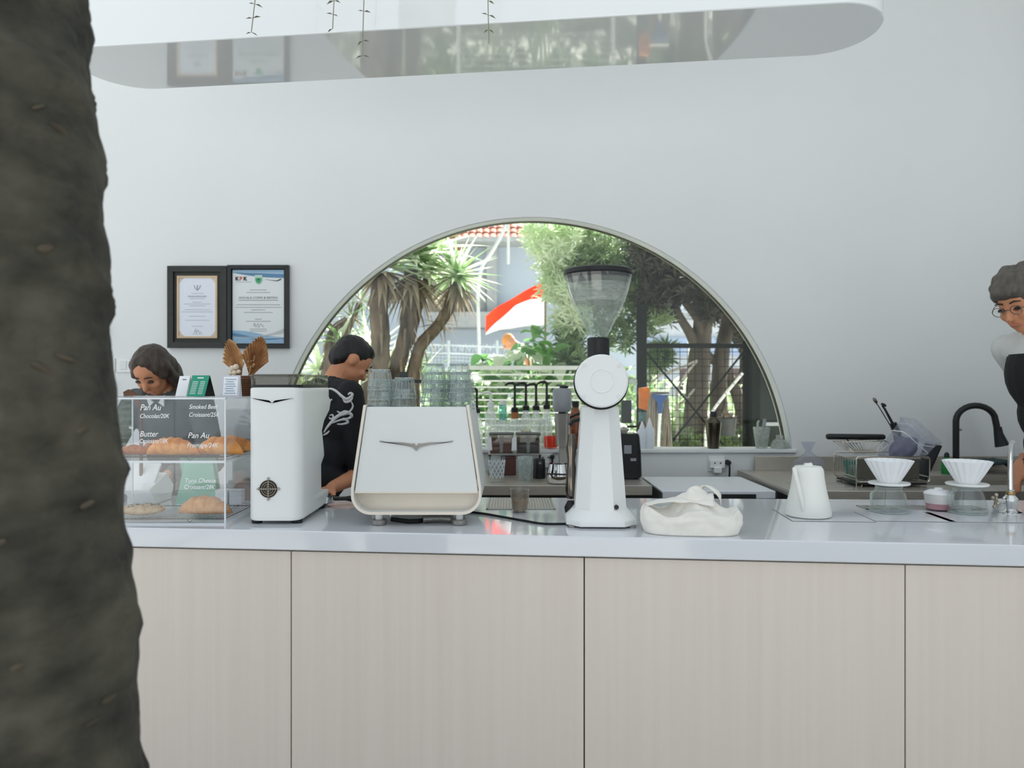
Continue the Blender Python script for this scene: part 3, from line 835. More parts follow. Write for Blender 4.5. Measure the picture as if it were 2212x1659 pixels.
ck.grid(lambda u,v: tuple(Vector((.075*math.cos(2*math.pi*u)*math.sin(math.pi*min(max(v,.02),.98)), .05*math.sin(2*math.pi*u)*math.sin(math.pi*min(max(v,.02),.98)), .018-.018*math.cos(math.pi*v)*1.0))*(1+.1*noise.noise(Vector((u*9,v*7,3))))), 48, 24, closeu=True).build('dough', cook, t, smooth=180)
random.seed(11)
for i in range(16):
    a = random.uniform(0,2*math.pi); rr = random.uniform(.2,.9)
    x, y = .07*rr*math.cos(a), .046*rr*math.sin(a)
    z = .018+.018*math.sqrt(max(.05,1-rr*rr))
    MB().ell((x,y,z),(.0045,.004,.0035),8,6).build('chocolate_chip', chip, t)
def rack(name, label, x0, x1, y0, y1, z):
    r_ = thing(name, label, 'cooling rack', ((x0+x1)/2, y0, z), 0, 'wire racks in the pastry case')
    w = (x1-x0)/2; d = y1-y0
    MB().tube([(-w,0,.0115),(w,0,.0115),(w,d,.0115),(-w,d,.0115)], .0016, 6, closed=True).build('rim', black, r_)
    wires = MB()
    n = int(w*2/.014)
    for i in range(1,n):
        x = -w+2*w*i/n; wires.tube([(x,0,.0128),(x,d,.0128)], .0008, 5)
    wires.build('wire_grid', black, r_)
    for x in (-w*.62, w*.5):
        for y in (0, d):
            MB().tube([(x-.012,y,.0112),(x,y,.0008),(x+.012,y,.0112)], .0011, 6).build('foot', black, r_)
rack('cooling_rack', 'black wire cooling rack under the upper pastries', XL+.02, XR-.012, FY+.02, FY+.29, ZSH+.0012)
rack('cooling_rack', 'black wire cooling rack under the lower pastries', XL+.02, XR-.012, FY+.02, FY+.29, ZC+.0042)

# ------------------------------------------------------------------ things standing on the pastry case
ZT = ZTP + .0052
green = M('green_card', (38,150,118), .6, var=.03)
paper = M('white_paper', (240,241,243), .7, var=.01)
ink = M('grey_ink', (120,128,132), .7); inkw = M('white_ink', (225,240,234), .7)
def tent(name, label, px0, px1, h, d, mat, back, lines, lm, yaw=0, slope=.03):
    x0, x1 = at(px0,d), at(px1,d); w = (x1-x0)/2
    t = thing(name, label, 'card', ((x0+x1)/2, d, ZT), yaw)
    MB().prism([(-.001-slope,0),(.001-slope,0),(.001,h),(-.001,h)], -w, w, 'x').build('front_leaf', mat, t, smooth=0)
    MB().prism([(-.001+slope,0),(.001+slope,0),(.001,h),(-.001,h)], -w, w, 'x').build('rear_leaf', back, t, smooth=0)
    for (a, b_, z, th) in lines:
        y = -slope*(1-z)-.0016
        MB().prism([(y,z*h),(y+.0002*0,z*h),(y+th*slope,(z+th)*h)][:1]+[(y-.0003,z*h),(y-.0003+slope*th,(z+th)*h),(y+slope*th,(z+th)*h)], a*w, b_*w, 'x').build('print_line', lm, t, smooth=0)
    return t
tent('tent_calendar', 'green tent calendar standing on top of the pastry case', 413, 456, .076, 2.68, green, black,
     [(-.3,.4,.85,.06)]+[(-.75,-.1,.12+.08*i,.03) for i in range(8)]+[(.15,.7,.12+.08*i,.03) for i in range(8)], inkw, R(-14))
tent('tent_card', 'blank white tent card beside the green calendar', 388, 412, .074, 2.73, paper, paper, [(-.3,.4,.8,.05)], ink, R(-6))
t = tent('framed_menu_card', 'small pale framed card leaning before the woven vase', 481, 519, .075, 2.6, M('pale_lilac_frame', (206,206,218), .5), paper, [], ink, R(8), .022)
MB().prism([(-.0228,.005),(-.0212,.005),(-.0022,.07),(-.0038,.07)], -.024, .024, 'x').build('card', paper, t, smooth=0)
for i in range(7):
    z = .012+.008*i; y = -.022*(1-z/.075)-.0035
    MB().box(-.019+.004*(i % 2), .018-.004*(i % 3), y-.0006, y, z, z+.0018).build('print_line', M('blue_ink', (110,150,190), .7) if i == 0 else MATS['blue_ink'], t, smooth=0)
# dried palm leaves in a woven vase
d = 2.72
v = thing('woven_vase', 'brown woven vase with dried palm leaves on the pastry case', 'vase', (at(531,d), d, ZT))
weave = M('brown_weave', (116,78,52), .8, var=.25, vs=80, stretch=(1,1,5), bump=.6, bs=120)
MB().lathe([(.026,0),(.031,.01),(.033,.04),(.028,.07),(.026,.075),(.023,.07),(.026,.04),(.02,.004)], 28).build('basket', weave, v)
for i in range(9): MB().tube([(math.cos(2*math.pi*j/24)*(.0322+.0015*math.sin(i*.5)), math.sin(2*math.pi*j/24)*(.0322+.0015*math.sin(i*.5)), .006+.007*i) for j in range(24)], .0032, 6, closed=True).build('weave_coil', weave, v)
dry = M('dried_palm', (216,178,134), .8, var=.2, vs=30, rgb2=(190,146,100))
dry2 = M('dried_palm_dark', (196,152,106), .8, var=.2, vs=30, rgb2=(150,106,68))
def palm_fan(cxp, bz, tipx, tipz, halfw, mat, name='palm_leaf', n=15):
    b_ = Vector((cxp, 0, bz)); ax = Vector((tipx-cxp, 0, tipz-bz)); L = ax.length; ax.normalize(); sd = Vector((ax.z, 0, -ax.x))
    rows = []
    for i in range(2*n+1):
        f = (i/(2*n))*2-1
        ang = f*1.15
        ln = L*(1-.42*abs(f)**1.6)
        tip = b_ + ax*ln*math.cos(ang*.62) + sd*halfw*2.0*math.sin(ang*.75)
        zig = .0035*(1 if i % 2 else -1)
        rows.append((b_ + sd*.006*f + Vector((0,zig*.2,0)), b_.lerp(tip,.5) + Vector((0,zig,0)), tip + Vector((0,zig*1.6-.006*abs(f),0)) - ax*(.008 if i % 2 else 0)))
    m = MB(); m.grid(lambda u, w_: rows[round(u*2*n)][round(w_*2)], 2*n+1, 3)
    m.build(name, mat, v, smooth=0, solid=.0012)
palm_fan(-.030,.078,-.062,.212,.026,dry); palm_fan(.018,.076,.060,.222,.034,dry2); palm_fan(-.02,.076,-.045,.17,.018,dry)
MB().tube([(-.02,0,.07),(-.036,.004,.15),(-.04,.004,.2)], [.003,.006,.003], 8).build('seed_plume', dry, v)
cot = M('cotton_bud', (226,212,192), .9, var=.06)
for x, y, z, r_ in ((-.045,-.012,.103,.010),(-.03,-.016,.107,.011),(-.052,-.01,.085,.009),(-.036,-.014,.086,.010),(-.02,-.016,.09,.008)):
    MB().ell((x,y,z),(r_,r_,r_),12,8).build('cotton_bud', cot, v)
for i in range(14):
    MB().ell((.025+.012*random.uniform(-1,1), -.014, .12+.025*random.uniform(-1,1)), (.0035,.0035,.0035), 6, 5).build('seed', dry2, v)
MB().tube([(-.036,-.012,.1),(-.01,-.004,.06)], .002, 6).build('stem', dry2, v); MB().tube([(.026,-.012,.11),(.006,-.004,.06)], .002, 6).build('stem', dry2, v)
# wire sprigs leaning out of the left end
# ------------------------------------------------------------------ behind the case on the worktop
def rearthing(name, label, cat, px, d): return thing(name, label, cat, (at(px,d), d, ZC+.0004))
ps = rearthing('tablet_stand', 'white tilted till tablet on a wedge stand seen through the pastry case', 'till tablet', 318, 2.93); k2 = 2.93/FPX
MB(k2).prism([(-30,0),(40,0),(52,30),(20,62),(-60,34)], -20, 34, 'x').build('wedge', white_paint, ps, bevel=.004)
MB(k2).obox((-38,-16,58),(136,6,62), Matrix.Rotation(R(-38),3,'X')).build('screen_frame', white_paint, ps, bevel=.003)
MB(k2).obox((-38,-19.2,56),(120,2,48), Matrix.Rotation(R(-38),3,'X')).build('screen', M('screen_grey', (150,158,158), .2), ps)
cr_ = rearthing('card_terminal', 'small grey card terminal beside the till tablet', 'card terminal', 232, 2.9); k2 = 2.9/FPX
MB(k2).prism([(-26,0),(26,0),(26,16),(-26,28)], -30, 30, 'x').build('body', grey_plastic, cr_, bevel=.003)
MB(k2).obox((0,0,26.5),(46,26,3), Matrix.Rotation(R(-13),3,'X')).build('display', M('terminal_screen', (196,206,206), .3), cr_)
for i in range(6): MB(k2).box(-18+13*(i % 3), -8+13*(i % 3), -22+9*(i//3), -15+9*(i//3), 26, 30).build('key', grey_dk, cr_)
gs = rearthing('mint_sign', 'mint green tent sign behind the lower tier of the pastry case', 'sign', 428, 2.9); k2 = 2.9/FPX
mint = M('mint_card', (128,200,172), .6, var=.03)
MB(k2).prism([(-48,0),(44,0),(30,100),(-26,100)], -1.5, 1.5, 'y').build('front_leaf', mint, gs, smooth=0)
MB(k2).prism([(-2,100),(2,100),(34,0),(30,0)], -40, 38, 'x').build('rear_leaf', mint, gs, smooth=0)
bx = rearthing('grey_brewer', 'pale grey box brewer behind the right end of the pastry case', 'brewer', 560, 2.98); k2 = 2.98/FPX
gb = M('pale_grey_plastic', (188,192,192), .4, var=.03)
MB(k2).box(-74,20,0,50,0,36).build('base', gb, bx, bevel=.003); MB(k2).box(-70,16,30,50,36,150).build('tower', gb, bx, bevel=.003); MB(k2).box(-74,20,-6,50,132,196).build('head', gb, bx, bevel=.004)
MB(k2).lathe([(16,-8),(16,-5.5)], 24, (-2,0,160), 'y').build('dial', grey_plastic, bx)
MB(k2).box(-66,10,-2,24,36.2,42).build('drip_plate', steel_m, bx)
for i, (px, lab) in enumerate(((478,'small white box on the worktop behind the lower croissant'),(508,'small white box on the worktop touching the slim grinder'))):
    q = thing('paper_box', lab, 'box', (at(px,2.87), 2.87, ZC+.0004), 0, 'small white boxes behind the pastry case'); k2 = 2.87/FPX
    MB(k2).box(-13,13,0,22,0,28).build('carton', paper, q, bevel=.0008); MB(k2).box(-13.4,13.4,-.4,22.4,28,31).build('lid', paper, q, bevel=.0008)
sp = thing('wooden_paddle', 'brown wooden paddle standing upright behind the pastry case', 'paddle', (at(300,2.9), 2.9, ZC+.0004))
k2 = 2.9/FPX
MB(k2).prism([(2,0),(8,0),(8,215),(-6,238),(-22,246),(-33,240),(-30,228),(-14,222),(2,205)], -3, 3, 'y').build('blade', brownwood, sp, bevel=.001)

# ------------------------------------------------------------------ on the back wall
YW = DW - .001
def wf(px, py): return W(px, py, DW)
def frame_thing(label, x0, x1, y0, y1):
    a, c = wf(x0, y1), wf(x1, y0)
    return thing('framed_certificate', label, 'picture frame', ((a.x+c.x)/2, YW, a.z), 0, 'two framed certificates side by side'), (c.x-a.x)/2, c.z-a.z
def bars(t, w, h, bw, dep, mat):
    for q in ([(-w,0),(-w,h),(-w+bw,h-bw),(-w+bw,bw)], [(w,0),(w-bw,bw),(w-bw,h-bw),(w,h)], [(-w,h),(w,h),(w-bw,h-bw),(-w+bw,h-bw)], [(-w,0),(-w+bw,bw),(w-bw,bw),(w,0)]):
        MB().prism(q, -dep, 0, 'y').build('frame_bar', mat, t, bevel=.001, smooth=0)
s = DW/FPX
def strip(t, x0, x1, z0, z1, mat, y, name='print_line'):
    MB().box(x0,x1,y-.0006,y,z0,z1).build(name, mat, t, smooth=0)
t, w, h = frame_thing('left framed certificate with gold inner border and wide dark mat', 366, 493.5, 576, 752)
bars(t, w, h, .035, .03, dark_frame)
MB().box(-w+.035,w-.035,-.016,-.002,.035,h-.035).build('mat_board', M('charcoal_mat', (58,60,55), .7, var=.05), t, smooth=0)
gold = M('gold_border', (214,186,152), .5, var=.08)
x0, x1 = -w+20*s, w-21*s; z0, z1 = 21*s, h-21*s
for q in ([(x0,z0),(x0,z1),(x0+4*s,z1-4*s),(x0+4*s,z0+4*s)], [(x1,z0),(x1-4*s,z0+4*s),(x1-4*s,z1-4*s),(x1,z1)], [(x0,z1),(x1,z1),(x1-4*s,z1-4*s),(x0+4*s,z1-4*s)], [(x0,z0),(x0+4*s,z0+4*s),(x1-4*s,z0+4*s),(x1,z0)]):
    MB().prism(q, -.024, -.016, 'y').build('inner_border', gold, t, smooth=0)
MB().box(x0+4*s,x1-4*s,-.019,-.016,z0+4*s,z1-4*s).build('paper', M('certificate_paper', (226,230,238), .7, var=.01), t, smooth=0)
pale = M('pale_grey_print', (166,172,182), .8); tan = M('tan_ornament', (214,196,180), .8)
cxp = (x0+x1)/2
for sx, sz in ((1,1),(-1,1),(1,-1),(-1,-1)):
    ax_, az_ = (x1-4*s if sx > 0 else x0+4*s), (z1-4*s if sz > 0 else z0+4*s)
    MB().prism([(ax_,az_),(ax_-sx*12*s,az_),(ax_-sx*6*s,az_-sz*5*s),(ax_,az_-sz*13*s)], -.0197, -.019, 'y').build('corner_ornament', tan, t, smooth=0)
em = MB()
for sx in (-1,1): em.tube([(cxp+sx*1*s,-.0195,z1-30*s),(cxp+sx*5*s,-.0195,z1-26*s),(cxp+sx*7*s,-.0195,z1-20*s)], .9*s, 6)
em.tube([(cxp,-.0195,z1-32*s),(cxp,-.0195,z1-20*s)], 1.1*s, 6); em.build('emblem', pale, t)
text('title', 'PENGHARGAAN', 5.4*s, pale, t, (cxp, -.0198, z1-46*s), align='CENTER', width=None)
for (hw_, dz) in ((13,37.5),(16,48.5),(10,56),(29,60),(17,64),(28,72.5),(34,77),(18,86.5),(26,95),(12,108)):
    strip(t, cxp-hw_*s, cxp+hw_*s, z1-(dz+.9)*s, z1-(dz)*s, pale, -.019)
MB().tube([(cxp+(a*1.0)*s,-.0195,z1-(118+b_)*s) for a,b_ in ((-7,4),(-3,-4),(-2,5),(2,-2),(4,4),(9,3))], .5*s, 5).build('signature', M('signature_ink', (110,116,130), .7), t)
strip(t, cxp-12*s, cxp+12*s, z1-125.5*s, z1-124.6*s, pale, -.019)
t, w, h = frame_thing('right framed certificate with blue waves and coloured logos', 494.5, 626, 574, 753)
bars(t, w, h, .022, .028, M('black_frame', (34,36,35), .4, var=.1))
x0, x1, z0, z1 = -w+10*s, w-11*s, 11*s, h-10*s
MB().box(-w+.022,w-.022,-.012,-.002,.022,h-.022).build('backing', black, t, smooth=0)
MB().box(x0,x1,-.014,-.012,z0,z1).build('paper', M('poster_paper', (224,228,228), .6, var=.01), t, smooth=0)
bl1 = M('wave_blue', (150,184,210), .6, var=.04); bl2 = M('wave_deep_blue', (94,138,172), .6, var=.04); bl3 = M('wave_pale_blue', (190,210,224), .6)
Wd = x1-x0
def wave(f0, f1, mat, y, name='wave'):
    n_ = 24
    pl = [(x0+Wd*i/n_, f0(i/n_)) for i in range(n_+1)] + [(x0+Wd*i/n_, f1(i/n_)) for i in range(n_,-1,-1)]
    MB().prism(pl, y-.0005, y, 'y').build(name, mat, t, smooth=0)
zz1 = z1-.0006
wave(lambda f: zz1, lambda f: z1-(3+13*f*f+2*math.sin(f*5))*s, bl1, -.0141)
wave(lambda f: z1-(5+4*f)*s, lambda f: z1-(6+11*f+3*math.sin(f*3.1))*s, bl2, -.0147)
wave(lambda f: z1-(4+3*f)*s, lambda f: z1-(5+3.6*f)*s, bl3, -.0153)
wave(lambda f: z0+(28-14*f+2*math.sin(f*6))*s, lambda f: z0+.0006, bl1, -.0141)
wave(lambda f: z0+(20-9*f+3*math.sin(f*5+2))*s, lambda f: z0+(13-5*f+3*math.sin(f*5+2))*s, bl2, -.0147)
wave(lambda f: z0+(12+1*f)*s, lambda f: z0+(10.5+f)*s, bl3, -.0153)
wave(lambda f: z0+(14+18*f**3)*s, lambda f: z0+(13.5+10*f**3)*s, M('wave_grey', (196,200,202), .6), -.0159)
dkink = M('dark_print', (70,66,62), .7); redp = M('red_print', (214,108,92), .7)
text('logo_letter', 'K', 11*s, dkink, t, (x0+6*s, -.0162, z1-22.5*s), off=.0014); text('logo_letter', 'P', 11*s, redp, t, (x0+15*s, -.0162, z1-22.5*s), off=.0014); text('logo_letter', 'K', 11*s, dkink, t, (x0+23.5*s, -.0162, z1-22.5*s), off=.0014)
strip(t, x0+7*s, x0+41*s, z1-26.4*s, z1-25.6*s, pale, -.0145)
shx, shz = x0+56*s, z1-20*s
MB().prism([(shx-8*s,shz+9*s),(shx+8*s,shz+9*s),(shx+8*s,shz-3*s),(shx+5*s,shz-9*s),(shx,shz-11*s),(shx-5*s,shz-9*s),(shx-8*s,shz-3*s)], -.0168, -.0155, 'y').build('crest', M('crest_pale', (196,216,206), .6), t, smooth=0)
MB().prism([(shx-6.5*s,shz+3*s),(shx+6.5*s,shz+3*s),(shx+6.5*s,shz-3*s),(shx+4*s,shz-8*s),(shx,shz-9.6*s),(shx-4*s,shz-8*s),(shx-6.5*s,shz-3*s)], -.0174, -.0168, 'y').build('crest_shield', M('crest_green', (70,168,118), .6), t, smooth=0)
MB().prism([(shx,shz+2*s),(shx+2*s,shz-1*s),(shx,shz-4*s),(shx-2*s,shz-1*s)], -.0179, -.0174, 'y').build('crest_star', dkink, t, smooth=0)
MB().tube([(x0+70*s,-.0155,z1-20*s),(x0+82*s,-.0155,z1-22*s),(x0+95*s,-.0155,z1-23.5*s),(x0+102*s,-.0155,z1-21*s),(x0+105*s,-.0155,z1-18.5*s)], [.2*s,.4*s,.9*s,1.3*s,.4*s], 6).build('logo_swoosh', dkink, t)
cxp = (x0+x1)/2
text('title', 'ANCALA COFFE & BISTRO', 6.6*s, M('grey_print', (118,122,122), .7), t, (cxp, -.0148, z1-62*s), align='CENTER', width=84*s)
gp_ = MATS['grey_print']
for (hw_, dz, th) in ((18,42.5,.9),(25,48,.9),(43,64.8,1.1),(47,74.5,.9),(50,80,.9),(15,85.6,.9),(31,91,.9),(7,105.5,1),(27,110,1),(18,127,.9),(18,131,.8)):
    strip(t, cxp-hw_*s, cxp+hw_*s, z1-(dz+th)*s, z1-dz*s, gp_, -.014)
MB().tube([(cxp+a*s,-.0148,z1-(118+b_)*s) for a,b_ in ((-10,3),(-8,-4),(-5,5),(-1,-3),(1,6),(5,-2),(12,4))], .45*s, 5).build('signature', gp_, t)
# switch plates, remote control and cable loop
def on_wall(name, label, cat, px, py, group=None):
    return thing(name, label, cat, (wf(px,py).x, YW, wf(px,py).z), 0, group)
for i, (px, lab) in enumerate(((235,'white wall switch plate nearest the tree trunk'),(268,'white wall switch plate second from the tree trunk'),(301,'white wall switch plate just behind the woman'),)):
    t = on_wall('wall_switch', lab, 'switch', px, 804, 'row of white wall switches')
    MB(s).box(-15,15,-3,0,0,30).build('plate', white_paint, t, bevel=.001); MB(s).box(-7,7,-4.5,-3,6,24).build('rocker', white_satin, t, bevel=.0008)
t = on_wall('remote_control', 'white remote control holder mounted on the wall above the pastry case', 'remote', 239, 863)
MB(s).box(-9,9,-7,0,0,40).build('body', white_paint, t, bevel=.002); MB(s).box(-6,6,-7.8,-7,23,36).build('display', grey_plastic, t)
for i in range(4): MB(s).box(-5+6*(i % 2), -1+6*(i % 2), -7.8, -7, 6+7*(i//2), 10+7*(i//2)).build('button', grey_plastic, t)
t = on_wall('wall_box', 'pale square box on the wall with a looped cable beside the trunk', 'junction box', 210, 740)
MB(s).box(-18,18,-6,0,4,40).build('box', white_paint, t, bevel=.001)
MB(s).tube(smooth_path([(-10,-4,50),(10,-4,54),(24,-4,38),(26,-4,20),(16,-4,2),(0,-4,-5)],6), .9, 6).build('cable', grey_plastic, t)

# ------------------------------------------------------------------ rear work area
ZB = .842
def CB(px, py):
    d = (EYE-ZB)*FPX/(py-829.5)
    return Vector(((px-1106)/FPX*d, d, ZB+.0004))
def steel_bench(name, label, x0, x1, d0, d1, hole=None):
    t = thing(name, label, 'steel bench', ((x0+x1)/2, d0, 0), 0, 'stainless benches along the back wall')
    c = (x0+x1)/2
    b = MB()
    if hole:
        hx0, hx1, hy0, hy1 = hole
        b.box(x0-c,hx0-c,0,d1-d0,ZB-.03,ZB).box(hx1-c,x1-c,0,d1-d0,ZB-.03,ZB).box(hx0-c,hx1-c,0,hy0-d0,ZB-.03,ZB).box(hx0-c,hx1-c,hy1-d0,d1-d0,ZB-.03,ZB)
        b.build('bench_top', steel, t, smooth=0)
        MB().box(hx0-c-.003,hx1-c+.003,hy0-d0-.003,hy1-d0+.003,ZB-.22,ZB-.215).build('basin_floor', steel, t)
        for q in ((hx0-.003,hx0,hy0,hy1),(hx1,hx1+.003,hy0,hy1),(hx0,hx1,hy0-.003,hy0),(hx0,hx1,hy1,hy1+.003)):
            MB().box(q[0]-c,q[1]-c,q[2]-d0,q[3]-d0,ZB-.22,ZB-.0305).build('basin_wall', steel, t)
    else:
        b.box(x0-c,x1-c,0,d1-d0,ZB-.045,ZB).build('bench_top', steel, t, bevel=.003)
    MB().box(x0-c,x1-c,-.002,.012,ZB-.048,ZB+.001).build('front_lip', steel, t, bevel=.002)
    MB().box(x0-c+.01,x1-c-.01,.03,.045,.1,ZB-.05).build('apron', grey_dk, t)
    MB().box(x0-c+.01,x1-c-.01,.045,d1-d0-.01,.3,.32).build('undershelf', steel_m, t)
    for x in (x0-c+.03, x1-c-.03):
        for y in (.05, d1-d0-.05): MB().tube([(x,y,0),(x,y,ZB-.046)], .018, 10).build('leg', steel_m, t)
    return t
steel_bench('steel_bench', 'stainless bench behind the espresso machine holding bottles and mixers', -.32, .70, 3.7, 4.37)
sb = steel_bench('sink_bench', 'stainless sink bench under the dish rack and black tap', 1.33, 3.04, 3.51, 4.37, (2.05, 2.75, 3.72, 4.1))
MB().box(1.43-2.185,3.03-2.185,4.355-3.51,4.372-3.51,ZB,.925).build('backsplash', steel, sb, bevel=.002)
for i in range(3): MB().box(1.40-2.185,1.66-2.185,.10+.09*i,.115+.09*i,ZB,ZB+.003).build('drain_ridge', steel, sb)
MB().tube([(.16,.03,.6),(.16,.03,.599)], .01).build('knob', steel_m, bpy.data.objects['steel_bench'])
# white undercounter freezer between the benches
fz = thing('chest_freezer', 'low white-lidded freezer between the two steel benches', 'freezer', (1.02, 3.65, 0))
fw = M('freezer_white', (224,227,232), .3, var=.01)
MB().box(-.27,.27,.02,.55,.02,.775).build('body', grey_dk, fz, bevel=.004)
MB().box(-.28,.28,0,.56,.783,.823).build('lid', fw, fz, bevel=.004)
MB().box(-.285,-.2805,-.005,.56,.77,.815).build('lid_edge', grey_dk, fz); MB().box(.2805,.285,-.005,.56,.77,.815).build('lid_edge', grey_dk, fz)
MB().box(-.185,.18,-.012,-.0005,.778,.808).build('handle', M('freezer_handle', (34,40,40), .4), fz, bevel=.002)
MB().box(-.262,.262,0,.02,.06,.76).build('front_panel', black, fz, bevel=.003)

# bottles on the window sill
def sill(px, d=None):
    d = d or DW+.03
    return Vector((at(px,d), d, ZS+.0008)), d/FPX
mixglass = G('bottle_plastic', (.93,.95,.95), 1.42, haze=.46, hazec=(244,247,248))
def pump_bottle(px, lab, body_r=15, h=78, pump='black', liquid=None, neck=None, d=DW+.045, ph=60, turn=0):
    loc, s = sill(px, d)
    t = thing('pump_bottle', lab, 'bottle', loc, turn, 'bottles along the window sill')
    MB(s).lathe([(body_r-1,0),(body_r,2),(body_r,h-16),(body_r*.75,h-6),(6,h),(6,h+6)], 24).build('body', mixglass, t, smooth=40)
    if liquid: MB(s).lathe([(body_r-1.6,1.5),(body_r-1.6,h*.5)], 24).build('liquid', liquid, t)
    if neck: MB(s).lathe([(8,h-2),(8,h+12)], 16).build('neck_label', neck, t)
    if pump:
        pm = black if pump == 'black' else white_paint
        z = h+ (12 if neck else 6)
        MB(s).lathe([(7.5,z),(7.5,z+9),(3,z+11),(2.4,z+ph-14)], 14).build('pump_collar', pm, t)
        MB(s).tube([(0,0,z+ph-16),(0,0,z+ph-6),(-4,-1,z+ph-3),(-14,-3,z+ph-4),(-21,-4,z+ph-8)], [2.4,3.2,3.2,2.6,1.8], 8).build('pump_lever', pm, t, smooth=60)
    return t
teal = G('teal_glass', (.55,.82,.78), 1.42, haze=.3, hazec=(130,200,185))
pump_bottle(1030, 'clear bottle with tall black pump beside the espresso machine top', 13, 70, ph=56)
pump_bottle(1060, 'milky bottle with short white pump, left end of the sill row', 13, 84, pump='white', ph=34)
t = pump_bottle(1086, 'clear square bottle with pale teal neck and white cap', 14, 66, pump=None)
MB(DW/FPX).lathe([(8,60),(9,62),(9,88),(7,95)], 18).build('neck_label', teal, t); MB(DW/FPX).lathe([(6.5,95),(6.5,104),(5,105)], 16).build('cap', white_paint, t)
pump_bottle(1112, 'bottle with brown neck label and long black pump', 14, 66, neck=M('amber_label', (176,112,66), .5), ph=66, turn=R(-10))
pump_bottle(1136, 'clear syrup bottle with black pump, third from the drink mixer', 12, 76, ph=62, liquid=M('pale_amber_syrup', (232,206,160), .3))
pump_bottle(1158, 'clear syrup bottle with black pump, second from the drink mixer', 12, 76, ph=60)
pump_bottle(1181, 'clear syrup bottle with black pump behind the orange juice jug', 12, 78, ph=62, turn=R(-20), d=DW+.06)
loc, s = sill(1190, DW+.022)
t = thing('juice_jug', 'clear jug with bright orange drink at its bottom on the sill', 'jug', loc)
jm = LEAF('orange_juice', (255,96,16), (255,80,8), glow=.7)
MB(s).lathe([(15,0),(16,3),(17,70),(15.8,70),(14.8,4)], 28, cap1=False).build('jug', clear, t)
MB(s).lathe([(14.4,3),(14.8,27)], 28).build('orange_drink', jm, t)
MB(s).tube([(-16,0,62),(-24,0,50),(-23,0,30),(-15,0,20)], 2, 8).build('handle', mixglass, t)
loc, s = sill(1243, DW+.03)
t = thing('amber_bottle', 'amber brown bottle on the sill beside the tall grinder column', 'bottle', loc)
am = M('amber_glass', (150,84,52), .15, var=.2, vs=30, rgb2=(84,44,30))
MB(s).lathe([(13,0),(14,4),(14,66),(9,82),(7,86),(7,98),(5,99)], 24).build('body', am, t, smooth=40); MB(s).lathe([(8,90),(8,102)], 16).build('cap', black, t)
# squeeze bottles, shaker, cup with spoon, lid
def squeeze(px, lab, h, d):
    loc, s = sill(px, d)
    t = thing('squeeze_bottle', lab, 'squeeze bottle', loc, 0, 'white squeeze bottles on the sill')
    MB(s).lathe([(9,0),(10.5,2),(10.5,h*.62),(6,h*.74),(5.5,h*.78)], 20).build('body', haze_white, t, smooth=40)
    MB(s).lathe([(6,h*.78),(4,h*.86),(1.4,h)], 14).build('nozzle', white_paint, t)
haze_white = M('milk_white_plastic', (222,228,234), .45, var=.02)
squeeze(1387, 'shorter white squeeze bottle on the sill half behind the blender', 58, DW+.04)
squeeze(1403, 'taller white squeeze bottle on the sill right of the blender', 66, DW+.035)
loc, s = sill(1541, DW+.03)
t = thing('cocktail_shaker', 'dark metal cocktail shaker standing on the window sill', 'shaker', loc)
gun = M('gunmetal', (92,86,74), .22, metal=1, var=.1)
MB(s).lathe([(11.5,0),(12,2),(17,54),(17,56)], 28).build('cup', gun, t, smooth=40); MB(s).lathe([(17.4,56.2),(16.5,60),(8.5,66),(8,68)], 28).build('shoulder', gun, t, smooth=40); MB(s).lathe([(7.6,68),(7.6,78),(6,80)], 20).build('cap', black, t, smooth=40)
loc, s = sill(1645, DW+.035)
t = thing('plastic_cup', 'frosted plastic cup holding a scoop at the right of the sill', 'cup', loc)
MB(s).lathe([(11,0),(12,1),(18,46),(17,46),(11,3)], 28, cap1=False).build('cup', frosted, t, smooth=40)
t2 = thing('measuring_scoop', 'grey measuring scoop standing in the frosted cup', 'scoop', loc + Vector((0,0,.004*1)))
MB(s).tube([(-3,0,14),(4,1,40),(8,1,62)], [3,3.4,3.8], 10).build('handle', grey_plastic, t2); MB(s).ell((-4,0,10.5),(7,5,8),14,10).build('bowl', grey_plastic, t2)
MB(s).tube([(-8,3,30),(-7,3,55),(-4,3,58)], 2.6, 8).build('second_handle', frosted, t2)
loc, s = sill(1684, DW+.035)
t = thing('bottle_lid', 'frosted dome lid lying at the right end of the sill', 'lid', loc)
MB(s).lathe([(18,0),(18,8),(13,18),(8,20),(7.5,28),(6.5,29)], 28).build('dome', frosted, t, smooth=40); MB(s).lathe([(18.6,0),(18.6,3)], 28).build('rim', frosted, t)
# sockets below the sill
def socket(px, py, lab, plugx):
    t = on_wall('wall_socket', lab, 'socket', px, py, 'sockets under the window sill'); s = DW/FPX
    MB(s).box(-18,18,-3,0,0,34).build('plate', white_satin, t, bevel=.001)
    MB(s).box(-16,16,-12,-3.2,8,26).build('adapter', white_paint, t, bevel=.003); MB(s).box(-8,8,-16,-3.2,-2,10).build('plug', white_paint, t, bevel=.002)
    for x in (-6,6): MB(s).lathe([(1.8,-12.4),(1.8,-11)], 10, (x,0,19), 'y').build('pin_hole', grey_dk, t)
    c = thing('black_plug', f'black plug and cord in the {lab}', 'plug', (t.location.x+plugx*s, YW-.004*0, t.location.z))
    MB(s).lathe([(4,-20),(5.5,-14),(6,-3.4)], 14, (0,0,20), 'y').build('plug', black, c)
    MB(s).tube(smooth_path([(0,-18,20),(0,-20,10),(1,-16,-4),(1,-12,-16)],5), 2.0, 8).build('cord', black_soft, c)
socket(1547, 1018, 'white wall socket under the shaker', 23)
socket(1178, 1006, 'white wall socket behind the drink mixer', 14)

